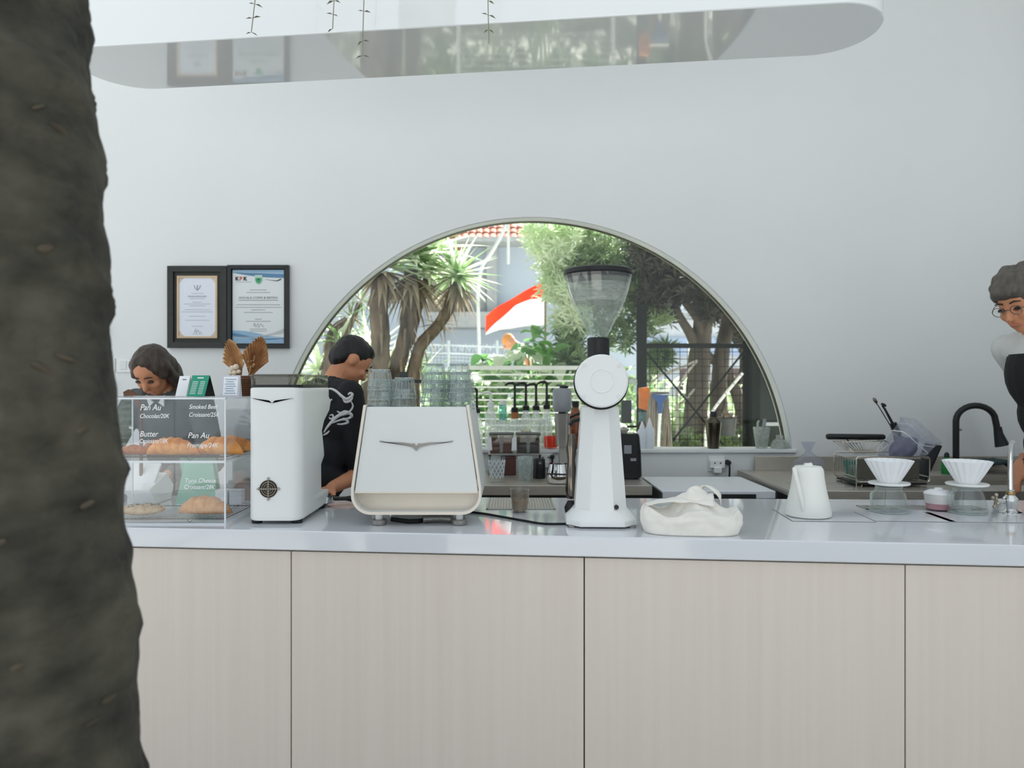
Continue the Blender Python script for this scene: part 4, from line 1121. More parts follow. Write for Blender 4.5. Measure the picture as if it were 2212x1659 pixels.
# on the left steel bench
p = CB(1073, 1041); s = p.y/FPX
t = thing('lattice_glass', 'cut-glass tumbler with diamond lattice beside the espresso machine', 'drinking glass', p)
MB(s).lathe([(14,0),(15,2),(14,6),(18.5,54),(17,54),(13,8)], 28, cap1=False).build('glass', clear, t)
lat = MB(s)
for i in range(12):
    for sg in (-1,1):
        lat.tube([((14.6+3.6*f)*math.cos(2*math.pi*i/12+sg*f*1.3), (14.6+3.6*f)*math.sin(2*math.pi*i/12+sg*f*1.3), 9+38*f) for f in [j/8 for j in range(9)]], .9, 5)
lat.build('cut_lattice', acrylic_edge, t)
p = CB(1135, 1038); s = p.y/FPX
t = thing('empty_tumbler', 'empty thick-based glass tumbler on the steel bench', 'drinking glass', p)
MB(s).lathe([(13,0),(13.5,8),(17,52),(15.4,52),(12,12),(.4,11)], 12, cap1=False).build('glass', glass_edge, t, smooth=20)
p = CB(1165, 1033); s = p.y/FPX
t = thing('black_cup', 'matte black cup on the steel bench', 'cup', p)
MB(s).lathe([(13,0),(14,2),(12.5,40),(11.5,42),(10.5,40)], 28).build('body', black, t, smooth=40); MB(s).box(-2,4,-14.6,-12,32,36).build('tag', emblem_m, t)
p = CB(1099, 1027); s = p.y/FPX
t = thing('maroon_canister', 'dark maroon square canister on the steel bench below the riser', 'canister', p, R(6))
mar = M('maroon_plastic', (92,54,48), .45, var=.08)
MB(s).box(-14,16,0,30,0,36).build('body', mar, t, bevel=.004); MB(s).box(-15,17,-1,31,36,39.5).build('lid', mar, t, bevel=.002)
# riser shelf with two ingredient bins
d = 4.12; s = d/FPX
t = thing('riser_shelf', 'thin dark riser shelf carrying two ingredient bins', 'shelf', (at(1112,d), d, ZB+.0004))
MB(s).box(-58,58,0,62,44,46.5).build('deck', steel_m, t, bevel=.001)
for x in (-55,55):
    for y in (4,58): MB(s).tube([(x,y,0),(x,y,44)], 2, 8).build('leg', grey_dk, t)
zb = ZB + .0004 + 46.5*s + .0004
binw = G('bin_plastic', (.86,.84,.82), 1.42, haze=.15, hazec=(180,170,160))
def bin_(px, lab, mat):
    t = thing('ingredient_bin', lab, 'container', (at(px,d), d+.004, zb), 0, 'ingredient bins on the riser')
    MB(s).box(-25,25,0,54,0,2).build('floor', binw, t)
    for q in ((-25,25,0,1.2),(-25,25,52.8,54),(-25,-23.8,1.2,52.8),(23.8,25,1.2,52.8)): MB(s).box(*q,2,40).build('wall', binw, t)
    MB(s).box(-23.4,23.4,1.6,52.4,2.2,31).build('contents', mat, t, bevel=.002)
    MB(s).box(-27,27,-2,56,40.2,43).build('lid', grey_dk, t, bevel=.001)
    MB(s).prism([(-5,38),(5,38),(3,2),(-3,2)], -4, -1, 'y').build('tap', frosted, t, bevel=.001)
bin_(1083, 'clear lidded bin of red-brown powder on the riser', M('red_brown_powder', (140,68,44), .9, var=.1))
bin_(1141, 'clear lidded bin of black powder on the riser', M('black_powder', (52,52,52), .9, var=.1))
for px, lab in ((1057,'white label tag hanging left of the red-brown bin'),(1110,'white label tag hanging between the two bins')):
    t = thing('hanging_tag', lab, 'label tag', (at(px,d-.03), d-.006, zb+.0)); MB(s).prism([(-4,34),(4,36),(6,8),(-5,6)], -1, .2, 'y').build('tag', paper, t, smooth=0)
# drink mixer
p = CB(1215, 1036); s = p.y/FPX
t = thing('drink_mixer', 'grey drink mixer with steel malt cup beside the tall grinder', 'drink mixer', p)
MB(s).lathe([(22,0),(24,3),(22,10),(8,12)], 24, (2,18,0)).build('base', steel_m, t, smooth=40); MB(s).box(-6,14,22,36,10,152).build('column', steel_m, t, bevel=.004)
MB(s).lathe([(16,146),(20,152),(21,168),(21,190),(19,196),(8,198)], 32, (0,14,0)).build('motor_head', grey_plastic, t, smooth=40)
MB(s).lathe([(8,142),(8,147)], 20, (0,14,0)).build('spindle', grey_dk, t)
MB(s).lathe([(12,72),(13.5,76),(17,140),(18,142),(16.4,142),(12.6,80)], 32, (0,10,0), cap1=False).build('malt_cup', M('malt_steel', (190,188,182), .3, metal=.55), t, smooth=40)
MB(s).tube([(16,14,132),(30,12,140),(40,12,142)], 2.6, 8).build('lever', black, t); MB(s).ell((4,10,200),(10,7,4),14,8).build('knob', black, t)
# steel pitcher lying by the mixer
p = CB(1208, 1045); s = p.y/FPX
t = thing('steel_pitcher', 'shiny crumpled-looking steel milk jug in front of the drink mixer', 'jug', p)
MB(s).lathe([(24,0),(27,3),(28,18),(24,32),(22,42),(20.6,42),(22.6,32),(26,18),(24,4)], 32, (0,12,0), cap1=False).build('body', chrome, t, smooth=60)
MB(s).tube(smooth_path([(-26,-6,22),(-10,-18,23),(12,-18,22),(26,-6,24)],6), 1.8, 8).build('band', black, t); MB(s).tube(smooth_path([(22,2,36),(36,-4,32),(34,-4,12),(26,0,8)],6), 2.2, 8).build('handle', chrome, t)
# blender
p = CB(1352, 1036); s = p.y/FPX
t = thing('jug_blender', 'black blender with tall clear square jar behind the tall grinder', 'blender', p)
MB(s).loft([[(x,y,z) for x,y in rrect(-w,w,0,66,10)] for z,w in ((3,34),(8,36),(60,34),(92,31),(98,29))]).build('motor_base', black, t, smooth=30)
for x in (-24,24): MB(s).lathe([(5,0),(5,3.4)], 12, (x,12,0)).build('foot', black_soft, t)
MB(s).box(-4,12,-1.4,1,56,74).build('display', grey_plastic, t); MB(s).box(10,22,-1.6,1,40,46).build('switch', grey_plastic, t)
MB(s).loft([[(x,y+4,z) for x,y in rrect(-w,w,4,60,8)] for z,w in ((98.2,20),(110,22),(205,27))], cap1=False).build('jar', clear, t, smooth=40)
MB(s).loft([[(x,y+4,z) for x,y in rrect(-w,w,3,61,8)] for z,w in ((205.2,28),(214,27),(220,24))]).build('jar_lid', frosted, t, smooth=40)
MB(s).tube(smooth_path([(22,10,190),(30,2,180),(30,2,130),(22,8,120)],6), 2.6, 8).build('handle', clear, t); MB(s).box(4,24,6,9,112,116).build('clasp', black, t)
MB(s).lathe([(8,98.4),(14,106),(3,112)], 12, (0,36,0)).build('blade_hub', steel_m, t)
MB(s).box(-4,18,36,44,120,170).build('tamper', grey_dk, t)

# on the sink bench: dish rack and what it holds
p = CB(1929, 1053); s = p.y/FPX
rk = thing('dish_rack', 'chrome wire dish rack with black drip tray on the sink bench', 'dish rack', p)
cw = M('wire_chrome', (206,200,190), .2, metal=1, var=.03)
def rectpath(x0,x1,z0,z1,y,r=6):
    out = []
    for cx_, cz_, a0 in ((x1-r,z1-r,0),(x0+r,z1-r,90),(x0+r,z0+r,180),(x1-r,z0+r,270)):
        for i in range(5): a = R(a0+22.5*i); out.append((cx_+r*math.cos(a), y, cz_+r*math.sin(a)))
    return out
MB(s).tube(rectpath(-79,79,12,66,0), 1.5, 6, closed=True).build('front_frame', cw, rk); MB(s).tube(rectpath(-79,79,12,66,110), 1.5, 6, closed=True).build('rear_frame', cw, rk)
for x in (-79,79):
    MB(s).tube([(x,0,22),(x,110,22)], 1.5, 6).build('side_wire', cw, rk); MB(s).tube([(x,0,60),(x,110,60)], 1.5, 6).build('side_wire', cw, rk)
for i in range(11): x = -70+14*i; MB(s).tube([(x,0,13),(x,110,13)], 1, 6).build('floor_wire', cw, rk)
for i in range(8): MB(s).tube([(-79,14+12*i,22),(-79,14+12*i,60)], .8, 5).build('upright_wire', cw, rk)
for x in (-70,70):
    for y in (6,104): MB(s).tube([(x-6,y,12),(x-6,y,0.8),(x+6,y,.8),(x+6,y,12)], 1.3, 6).build('foot', cw, rk)
MB(s).box(-76,76,4,106,5,9).build('drip_tray', black, rk, bevel=.001)
rx, ry, rz = p
def inrack(name, label, cat, dx, dy, dz, rot=None):
    o = thing(name, label, cat, (rx+dx*s, ry+dy*s, rz+dz*s))
    if rot: o.rotation_euler = rot
    return o
t = inrack('baking_tin', 'dark grey metal tin standing in the dish rack', 'tin', 0, 16, 15.5)
MB(s).box(-70,66,0,8,0,44).build('body', M('dull_tin', (110,106,98), .4, metal=.7, var=.1), t, bevel=.002); MB(s).box(-72,68,-1,9,44,47).build('rim', steel_m, t)
t = inrack('wire_strainer', 'flat wire strainer basket lying across the dish rack', 'strainer', -36, 44, 67.5)
sm_ = MB(s)
MB(s).tube([(-58,0,26),(40,0,30),(52,0,24),(30,0,6),(-30,0,6)], 1.4, 6, closed=True).build('rim', cw, t)
MB(s).tube([(-62,30,27),(38,30,31),(50,30,25),(28,30,7),(-32,30,7)], 1.4, 6, closed=True).build('rear_rim', cw, t)
for i in range(13):
    f = i/12; x = -30+60*f
    sm_.tube([(-58+98*f,0,26+4*f),(x,0,6),(x,30,7),(-62+100*f,30,27+4*f)], .6, 5)
sm_.build('mesh_wire', cw, t)
MB(s).tube([(-30,2,6),(-26,2,0.6),(20,2,.6),(28,2,6)], 1.2, 6).build('foot', cw, t)
t = inrack('rolling_bar', 'black rounded bar resting on top of the wire strainer', 'utensil', -54, 60, 99.5)
MB(s).tube([(-64,0,6),(-60,0,6),(62,0,5),(66,0,5)], [5,6.6,6.6,5], 14).build('grip', black, t, smooth=60); MB(s).tube([(-20,0,1),(-16,-4,-4)], 1.4, 6).build('hook', black, t)
t = inrack('plastic_tub', 'hazy clear plastic tub tilted in the dish rack', 'tub', 26, 60, 46, (0, R(42), 0))
for z0, z1, w0, w1 in ((0,96,34,46),):
    MB(s).loft([[(x,y,z) for x,y in rrect(-w,w,-w*.8,w*.8,10)] for z,w in ((0,30),(6,32),(50,36),(96,39),(97,42),(101,42))], cap1=False).build('tub', haze_plastic, t, smooth=40)
for z in (62, 84): MB(s).loft([[(x,y,z_) for x,y in rrect(-w,w,-w*.8,w*.8,10)] for z_,w in ((z,37.5),(z+2,38))], cap0=False, cap1=False).build('rib', acrylic_edge, t)
t = inrack('blue_grey_pouch', 'blue-grey bag bunched inside the tilted plastic tub', 'pouch', 30, 60, 50, (0, R(42), 0))
MB(s).grid(lambda u,v: tuple(Vector((25*math.cos(2*math.pi*u)*math.sin(math.pi*min(max(v,.02),.98)), 20*math.sin(2*math.pi*u)*math.sin(math.pi*min(max(v,.02),.98)), 34-34*math.cos(math.pi*v)))*(1+.22*noise.noise(Vector((math.cos(u*6.28)*2,math.sin(u*6.28)*2,v*4))))), 36, 20, closeu=True).build('bag', M('blue_grey_film', (84,92,116), .5, var=.15, vs=30, rgb2=(120,112,140)), t, smooth=180)
t = inrack('black_tongs', 'black two-armed tongs leaning up out of the dish rack', 'tongs', 66, 98, 15.5)
MB(s).tube([(0,0,0),(-2,0,40),(-6,0,95),(-16,0,118)], [5,6,9,8], 10).build('grip', black, t, smooth=60)
MB(s).tube([(-16,0,116),(-34,0,150),(-40,0,158)], [3.4,2.6,2.2], 8).build('arm', black, t); MB(s).tube([(-20,3,112),(-48,3,158),(-56,3,168)], [1.2,1.2,1.2], 6).build('arm', black, t)
MB(s).ell((-37,0,160),(7,5,3.6),14,8,Matrix.Rotation(R(30),3,'Y')).build('tip', black, t); MB(s).ell((-55,3,170),(4,3,8),12,8,Matrix.Rotation(R(-35),3,'Y')).build('tip', chrome_dk, t)
t = inrack('black_board', 'thin black board leaning at the right end of the dish rack', 'board', 84, 60, 4, (0, R(24), 0))
MB(s).box(-2,3,-30,30,8,92).build('board', black, t, bevel=.0015)
t = inrack('teal_glass_cup', 'teal-tinted glass standing at the left of the dish rack', 'drinking glass', -62, 66, 15.5)
MB(s).lathe([(10,0),(14,36),(13,36),(9,3)], 20, cap1=False).build('glass', teal, t)
t = inrack('glass_bowl', 'round glass lying at the left front of the dish rack', 'drinking glass', -66, 36, 15.5)
MB(s).lathe([(6,0),(12,8),(13,20),(10,30),(9,30),(11.6,20),(10,9)], 20, cap1=False).build('glass', tumbler, t)
# black gooseneck tap
d = 4.22; s = d/FPX
t = thing('black_tap', 'tall black gooseneck kitchen tap at the sink', 'tap', (at(2065,d), d, ZB+.0004))
zbase = (EYE-ZB)/s
def tz_(py): return zbase - (py-829.5)
path = [(0,0,4),(0,0,tz_(1000)),(0,0,tz_(930)),(0,0,tz_(910))]
for i in range(1,12): a = math.pi*i/12*.97; path.append((39-39*math.cos(a), -12*math.sin(a*.5)**2, tz_(910)+34*math.sin(a)))
path += [(79,-14,tz_(921)),(81,-15,tz_(930))]
MB(s).tube(path, 6.6, 14).build('neck', black, t, smooth=60)
MB(s).tube([(80,-15,tz_(922)),(82,-15,tz_(936)),(88,-18,tz_(962))], [8,9,14], 16).build('spray_head', black, t, smooth=40)
MB(s).lathe([(14,0),(14,4),(9,7)], 24).build('base_ring', black, t); MB(s).tube([(5,0,tz_(928)),(11,-2,tz_(928))], 3, 10).build('lever', grey_plastic, t)
# green bottle, folded cloth
q = CB(2046, 1042); s = q.y/FPX
t = thing('green_bottle', 'bright green detergent bottle beside the sink tap', 'bottle', (1.98+.08*0, 4.2, ZB+.0004))
q = Vector((at(2045,4.2), 4.2, ZB+.0004)); t.location = q; s = q.y/FPX
MB(s).lathe([(10,0),(11,2),(11,26),(6,34),(5,35)], 20).build('body', M('green_soap', (34,140,66), .35), t, smooth=40); MB(s).lathe([(5.4,35),(5,42),(2,46)], 14).build('cap', black, t)
q = Vector((at(2075,4.28), 4.28, ZB+.0004))
t = thing('dark_teal_cloth', 'dark teal folded cloth behind the right carafe', 'cloth', (at(2150,4.25), 4.25, ZB+.0004))
MB().grid(lambda u,v: ((u-.5)*.26, (v-.5)*.14, .03+.035*math.sin(u*3.1)+.012*noise.noise(Vector((u*6,v*6,1)))), 24, 12).build('cloth', M('teal_cloth', (60,78,80), .9, var=.1), t, smooth=180, solid=.02)
# clear plastic bag of dark beans behind the kettle
q = CB(1757, 1049); s = q.y/FPX
t = thing('clear_plastic_bag', 'clear plastic bag with twisted top behind the kettle', 'bag', q)
def pb(u, v):
    a = 2*math.pi*u
    r_ = interp([(0,.02),(.02,26),(.3,34),(.55,30),(.72,10),(.8,5),(.9,12),(1,15)], v)
    n_ = 1+.3*noise.noise(Vector((math.cos(a)*2.2, math.sin(a)*2.2, v*5)))
    return (r_*n_*math.cos(a), 26+r_*n_*.8*math.sin(a), .5+92*v)
MB(s).grid(pb, 44, 30, closeu=True).build('film', haze_plastic, t, smooth=180)
MB(s).ell((0,26,21),(24,18,19),20,12).build('contents', M('bread_brown', (150,120,96), .8, var=.2, vs=40), t)

# ------------------------------------------------------------------ people
skin_m = M('skin_tan', (206,142,106), .55, var=.05, vs=12)
hair_blk = M('black_hair', (24,22,22), .45, var=.3, vs=60, stretch=(1,1,.15), bump=.4, bs=120)
hair_brn = M('dark_brown_hair', (74,60,52), .45, var=.25, vs=60, stretch=(1,1,.15), bump=.4, bs=120)
hair_gry = M('greyish_brown_hair', (96,90,82), .5, var=.2, vs=50, stretch=(1,1,.2), bump=.4, bs=120)
lip_m = M('lip_rose', (178,110,90), .5); brow_m = M('brow_dark', (52,38,32), .7)
eye_m = M('eye_dark', (36,28,24), .3)
denim = M('dark_trousers', (46,50,58), .8, var=.1); shoe_m = M('dark_shoes', (30,30,32), .6)
def remesh(mb, voxel, smooth=4):
    me = mb.mesh('tmp'); o = bpy.data.objects.new('tmp', me); COL.objects.link(o)
    r_ = o.modifiers.new('r', 'REMESH'); r_.mode = 'VOXEL'; r_.voxel_size = voxel; r_.use_smooth_shade = True
    if smooth:
        s_ = o.modifiers.new('s', 'SMOOTH'); s_.factor = .5; s_.iterations = smooth
    dg = bpy.context.evaluated_depsgraph_get()
    out = bpy.data.meshes.new_from_object(o.evaluated_get(dg))
    bpy.data.objects.remove(o); bpy.data.meshes.remove(me)
    return out
def person(label, loc, yaw, H=1.7, lean=0, hyaw=0, hpitch=0, arms=None, shirt=None, torso=None, pants=None, hair='short', hairm=None, build=1.0, sleeve=.62, voxel=.0075, glasses=False, beard=None):
    k = H/1.7
    root = thing('person', label, 'person', loc, yaw)
    inv = Matrix.Translation(Vector(loc)) @ Matrix.Rotation(yaw, 4, 'Z'); inv = inv.inverted()
    hip = Vector((0,0,.93*k))
    TL = Matrix.Rotation(-lean, 3, 'X')
    def T(x,y,z): return hip + TL @ (Vector((x,y,z))*k - hip)
    nb = T(0,0,1.46)
    HM = TL @ Matrix.Rotation(hyaw,3,'Z') @ Matrix.Rotation(-hpitch,3,'X')
    def Hd(x,y,z): return nb + HM @ (Vector((x,y+.012,z+.14))*k)
    shirt_i, pants_i, skin_i, shoe_i, tor_i = 1, 2, 0, 3, 4
    prims = []
    def E(c, r, m, rot=None): prims.append(('e', Vector(c), tuple(q*k for q in r), m, rot or Matrix.Identity(3)))
    def C(a, b, r0, r1, m): prims.append(('c', Vector(a), Vector(b), r0*k, r1*k, m))
    w = build
    E(T(0,0,.98),(.165*w,.125*w,.13),tor_i,TL); E(T(0,.005,1.10),(.158*w,.115*w,.15),tor_i,TL); E(T(0,.005,1.26),(.172*w,.12*w,.17),tor_i,TL)
    C(T(-.125*w,-.005,1.385),T(.125*w,-.005,1.385),.068,.068,shirt_i); E(T(0,-.01,1.36),(.15*w,.10*w,.10),shirt_i,TL)
    C(T(0,-.012,1.40),nb+HM@Vector((0,0,.06*k)),.056,.052,skin_i)
    E(Hd(0,0,.0),(.077,.096,.100),skin_i,HM); E(Hd(0,.028,-.062),(.060,.066,.066),skin_i,HM); E(Hd(0,.052,-.105),(.030,.030,.024),skin_i,HM)
    C(Hd(0,.090,-.015),Hd(0,.108,-.048),.010,.015,skin_i)
    for sx in (-1,1):
        E(Hd(sx*.078,-.008,-.028),(.011,.021,.032),skin_i,HM)
        E(Hd(sx*.034,.070,-.045),(.024,.022,.024),skin_i,HM)
        sh = T(sx*.175*w,-.005,1.385)
        el, wr = (arms or {}).get(sx, (None,None))
        el = inv @ Vector(el) if el is not None else T(sx*.25,-.02,1.12)
        wr = inv @ Vector(wr) if wr is not None else T(sx*.24,.12,.93)
        C(sh, el, .052, .042, skin_i); C(el, wr, .042, .029, skin_i)
        C(sh, sh.lerp(el, sleeve), .062, .062, shirt_i)
        if sleeve >= .99: C(el, el.lerp(wr,.85), .056, .044, shirt_i)
        fd = (wr-el).normalized(); up = Vector((0,0,1)); sd = fd.cross(up); sd = sd.normalized() if sd.length > .05 else Vector((1,0,0)); pn = sd.cross(fd)
        pr = Matrix((sd, fd, pn)).transposed()
        pc_ = wr + fd*.05*k
        E(pc_, (.040,.050,.016), skin_i, pr)
        for i, ln in enumerate((.072,.082,.078,.062)):
            a = pc_ + (fd*.038 + sd*(-.027+.018*i))*k
            b_ = a + (fd*ln*.55 - pn*.008)*k; c_ = b_ + (fd*ln*.38 - pn*.022)*k
            C(a,b_,.0095,.009,skin_i); C(b_,c_,.009,.0075,skin_i)
        ts = -sx
        a = pc_ + (sd*ts*.030 - fd*.015)*k; b_ = a + (sd*ts*.025 + fd*.032 - pn*.008)*k; c_ = b_ + (sd*ts*.004 + fd*.03 - pn*.006)*k
        C(a,b_,.012,.0105,skin_i); C(b_,c_,.0105,.009,skin_i)
        hj = Vector((sx*.09,0,.92))*k; kn = Vector((sx*.1,.03,.5))*k; an = Vector((sx*.105,-.01,.09))*k
        C(hj,kn,.092,.064,pants_i); C(kn,an,.062,.048,pants_i)
        E(Vector((sx*.108,.055,.042))*k,(.045,.125,.042),shoe_i)
    mb = MB()
    for q in prims:
        if q[0] == 'e': mb.ell(q[1], q[2], 18, 12, q[4])
        else: mb.caps(q[1], q[2], q[3], q[4], 12)
    me = remesh(mb, voxel)
    for m_ in (skin_m, shirt, pants or denim, shoe_m, torso or shirt): me.materials.append(m_)
    n = len(me.polygons); c = np.empty(n*3); me.polygons.foreach_get('center', c); c = c.reshape(n,3)
    best = np.full(n, 1e9); idx = np.zeros(n, int)
    for q in prims:
        if q[0] == 'e':
            l = (c - np.array(q[1])) @ np.array(q[4]); rr = np.array(q[2]); dist = (np.linalg.norm(l/rr, axis=1)-1)*rr.min(); m_ = q[3]
        else:
            a, b_ = np.array(q[1]), np.array(q[2]); ab = b_-a; t = np.clip(((c-a)@ab)/(ab@ab), 0, 1)
            dist = np.linalg.norm(c-a-t[:,None]*ab, axis=1) - (q[3]+(q[4]-q[3])*t); m_ = q[5]
        if m_ in (1,4): dist = dist - .004
        up_ = dist < best; best[up_] = dist[up_]; idx[up_] = m_
    me.polygons.foreach_set('material_index', idx.astype(np.int32)); me.polygons.foreach_set('use_smooth', [True]*n)
    body = bpy.data.objects.new('body', me); COL.objects.link(body); body.parent = root
    # hair
    hb = MB()
    if hair == 'short':
        hb.ell(Hd(0,-.012,.018),(.083*k,.096*k,.087*k),20,12,HM); hb.ell(Hd(0,-.052,-.025),(.072*k,.055*k,.072*k),18,12,HM); hb.ell(Hd(0,.032,.062),(.064*k,.055*k,.036*k),18,10,HM)
    elif hair == 'long':
        hb.ell(Hd(0,-.014,.016),(.086*k,.098*k,.088*k),20,12,HM); hb.ell(Hd(0,-.06,-.06),(.086*k,.060*k,.12*k),18,12,HM)
        for sx in (-1,1):
            hb.caps(Hd(sx*.075,.01,.02), Hd(sx*.088,-.005,-.14), .030*k, .028*k); hb.caps(Hd(sx*.02,.05,.075), Hd(sx*.078,.045,-.02), .022*k, .016*k)
            hb.caps(Hd(sx*.085,-.01,-.12), T(sx*.11,.05,1.30), .03*k, .02*k)
        hb.caps(Hd(0,-.07,-.1), T(0,-.10,1.28), .075*k, .05*k)
    elif hair == 'cap':
        hb.ell(Hd(0,-.01,.03),(.084*k,.10*k,.082*k),20,12,HM); hb.ell(Hd(0,.10,.02),(.06*k,.05*k,.010*k),16,8,HM)
    elif hair == 'tousled':
        for i in range(22):
            a = i*2.4; z = .01+.085*(i/22); r_ = .075*math.sqrt(max(.1,1-(i/22)**2))
            hb.ell(Hd(r_*math.cos(a), -.015+r_*math.sin(a)*1.1, z+.012), (.036*k,.036*k,.03*k), 10, 8)
        hb.ell(Hd(0,-.012,.03),(.086*k,.10*k,.085*k),20,12,HM); hb.ell(Hd(0,.07,.055),(.06*k,.045*k,.035*k),14,8,HM)
    hm = remesh(hb, .008, 2)
    for v_ in hm.vertices:
        v_.co += v_.normal * .004*k*noise.noise(Vector((v_.co.x*60, v_.co.y*60, v_.co.z*9)))
    finish(hm, hairm, 180)
    ho = bpy.data.objects.new('hair' if hair != 'cap' else 'cap', hm); COL.objects.link(ho); ho.parent = root
    # face
    for sx in (-1,1):
        MB().ell(Hd(sx*.032,.0885,-.014),(.015*k,.006*k,.0055*k),12,8,HM).build('eye', eye_m, root)
        MB().tube([Hd(sx*.014,.096,.010),Hd(sx*.032,.0965,.016),Hd(sx*.052,.086,.010)], [.003*k,.0036*k,.002*k], 6).build('eyebrow', brow_m, root)
        MB().tube([Hd(sx*.017,.0935,-.018),Hd(sx*.032,.0965,-.021),Hd(sx*.047,.089,-.018)], .0016*k, 6).build('eyelash', brow_m, root)
    MB().ell(Hd(0,.0895,-.082),(.022*k,.008*k,.0075*k),14,8,HM).build('mouth', lip_m, root)
    if glasses:
        for sx in (-1,1):
            MB().tube([Hd(sx*.036+.022*math.cos(2*math.pi*i/20), .106, -.016+.018*math.sin(2*math.pi*i/20)) for i in range(20)], .0014*k, 6, closed=True).build('glasses_rim', chrome_dk, root)
            MB().tube([Hd(sx*.058,.104,-.012),Hd(sx*.086,.05,-.01),Hd(sx*.086,-.01,-.012)], .0014*k, 6).build('glasses_temple', chrome_dk, root)
        MB().tube([Hd(-.014,.107,-.012),Hd(.014,.107,-.012)], .0014*k, 6).build('glasses_bridge', chrome_dk, root)
    return root, body, T, Hd
tee_black = M('black_tee', (26,27,31), .85, var=.12, vs=6, bump=.1, bs=60)
fy = R(-50); fw_ = Vector((math.sin(R(50)), math.cos(R(50)), 0))
hx = W(728, 776, 3.42)
man, man_body, _, _ = person('man in a black T-shirt with white scrollwork on the back, seen from behind', (hx.x-.13*fw_.x, hx.y-.13*fw_.y, 0), fy, 1.62, R(13), R(-8), R(26),
    {1: ((-.68,3.33,.945),(-.76,3.14,.912)), -1: ((-.74,3.60,1.0),(-.60,3.42,.95))}, tee_black, hair='short', hairm=hair_blk, build=1.2, sleeve=.97)
# white scrollwork printed on the back of the shirt
bpy.context.view_layer.update()
dg = bpy.context.evaluated_depsgraph_get()
mw = man_body.matrix_world.copy()
bvh = BVHTree.FromPolygons([mw @ v_.co for v_ in man_body.data.vertices], [tuple(p_.vertices) for p_ in man_body.data.polygons])
white_ink = M('white_screen_print', (214,214,212), .8, var=.05)
cam_o = Vector((0,0,EYE))
imw = man.matrix_world.inverted()
for st, wd in [([(704,842),(716,840),(728,846),(738,855),(748,862),(757,858),(761,852),(756,849),(752,853)], 3.4), ([(740,858),(746,868),(756,866),(762,858)], 2.6),
          ([(758,866),(762,876),(758,886),(748,893),(738,898)], 2.0), ([(700,934),(706,924),(716,912),(728,900),(742,894),(754,892),(760,898),(752,904),(740,904)], 3.6),
          ([(718,914),(732,908),(746,906),(752,912),(740,916),(728,916)], 2.6), ([(728,888),(736,892),(746,888),(756,890)], 2.2), ([(712,898),(718,896),(720,902),(714,905),(711,901)], 1.8), ([(698,940),(706,936),(712,930)], 2.0), ([(700,868),(712,866),(718,862)],2.2)]:
    sp_ = smooth_path([Vector((a, b_, 0)) for a, b_ in st], 5)
    pts = []; nr = []
    for q in sp_:
        dr = (W(q.x, q.y, 3.0)-cam_o).normalized()
        hit, nn, _, _ = bvh.ray_cast(cam_o, dr)
        if hit is not None: pts.append(imw @ (hit + nn*.002)); nr.append(imw.to_3x3() @ nn)
    if len(pts) > 3:
        b = MB(); rows = []
        for i, q in enumerate(pts):
            tg = (pts[min(i+1,len(pts)-1)] - pts[max(i-1,0)]).normalized(); sd = nr[i].cross(tg).normalized()
            w_ = wd*.0021*(.35+.65*math.sin(math.pi*(i+.5)/len(pts)))
            rows.append((q - sd*w_, q + sd*w_))
        b.grid(lambda u, v_: rows[round(v_*(len(rows)-1))][round(u)], 2, len(rows)).build('scroll_print', white_ink, man, smooth=180, solid=.0008)

jacket = M('dark_grey_jacket', (84,90,88), .85, var=.08, vs=8, bump=.1, bs=60)
hx = W(332, 806, 3.32)
wom, wbody, wT, wH = person('woman with long brown hair and dark grey jacket looking down behind the pastry case', (hx.x+.02, hx.y+.27, 0), R(172), 1.59, R(19), R(0), R(24),
    {1: ((-1.86,3.36,1.0),(-1.72,3.14,.95)), -1: ((-1.36,3.36,1.0),(-1.46,3.14,.96))}, jacket, hair='long', hairm=hair_brn, sleeve=1.0)
shirt_w = M('white_collar', (224,226,226), .8)
for sx in (-1,1):
    MB().prism([(sx*.012,-.01),(sx*.045,.025),(sx*.036,-.03)], -.004, .004, 'y').build('collar', shirt_w, wom, loc=wT(0,.088,1.42), rot=(R(-15),0,0))
pale_shirt = M('pale_grey_shirt', (206,208,206), .85, var=.04)
apron_m = M('black_apron', (22,24,26), .8, var=.1)
hx = W(2188, 668, 3.2)
man2, _, _, _ = person('tall man in a pale shirt and black apron at the right edge', (hx.x+.27, 3.23, 0), R(97), 1.88, R(16), R(14), R(10), {1: ((hx.x+.34,3.43,1.22),(hx.x+.20,3.40,1.02)), -1: ((hx.x+.46,3.05,1.22),(hx.x+.40,3.07,1.0))}, pale_shirt, apron_m, hair='tousled', hairm=hair_gry, sleeve=1.0, glasses=True)

# ------------------------------------------------------------------ garden behind the window
grass = M('pale_ground', (204,202,196), .9, var=.15, vs=2, rgb2=(176,176,164))
struct(MB().box(-16, 16, 4.57, 9.4, -.1, 0).build('floor_garden', grass, smooth=0))
street = M('bright_paving', (214,212,205), .85, var=.06, vs=1.5)
struct(MB().box(-30, 34, 9.4, 48, -.1, .6).build('floor_terrace', street, smooth=0))
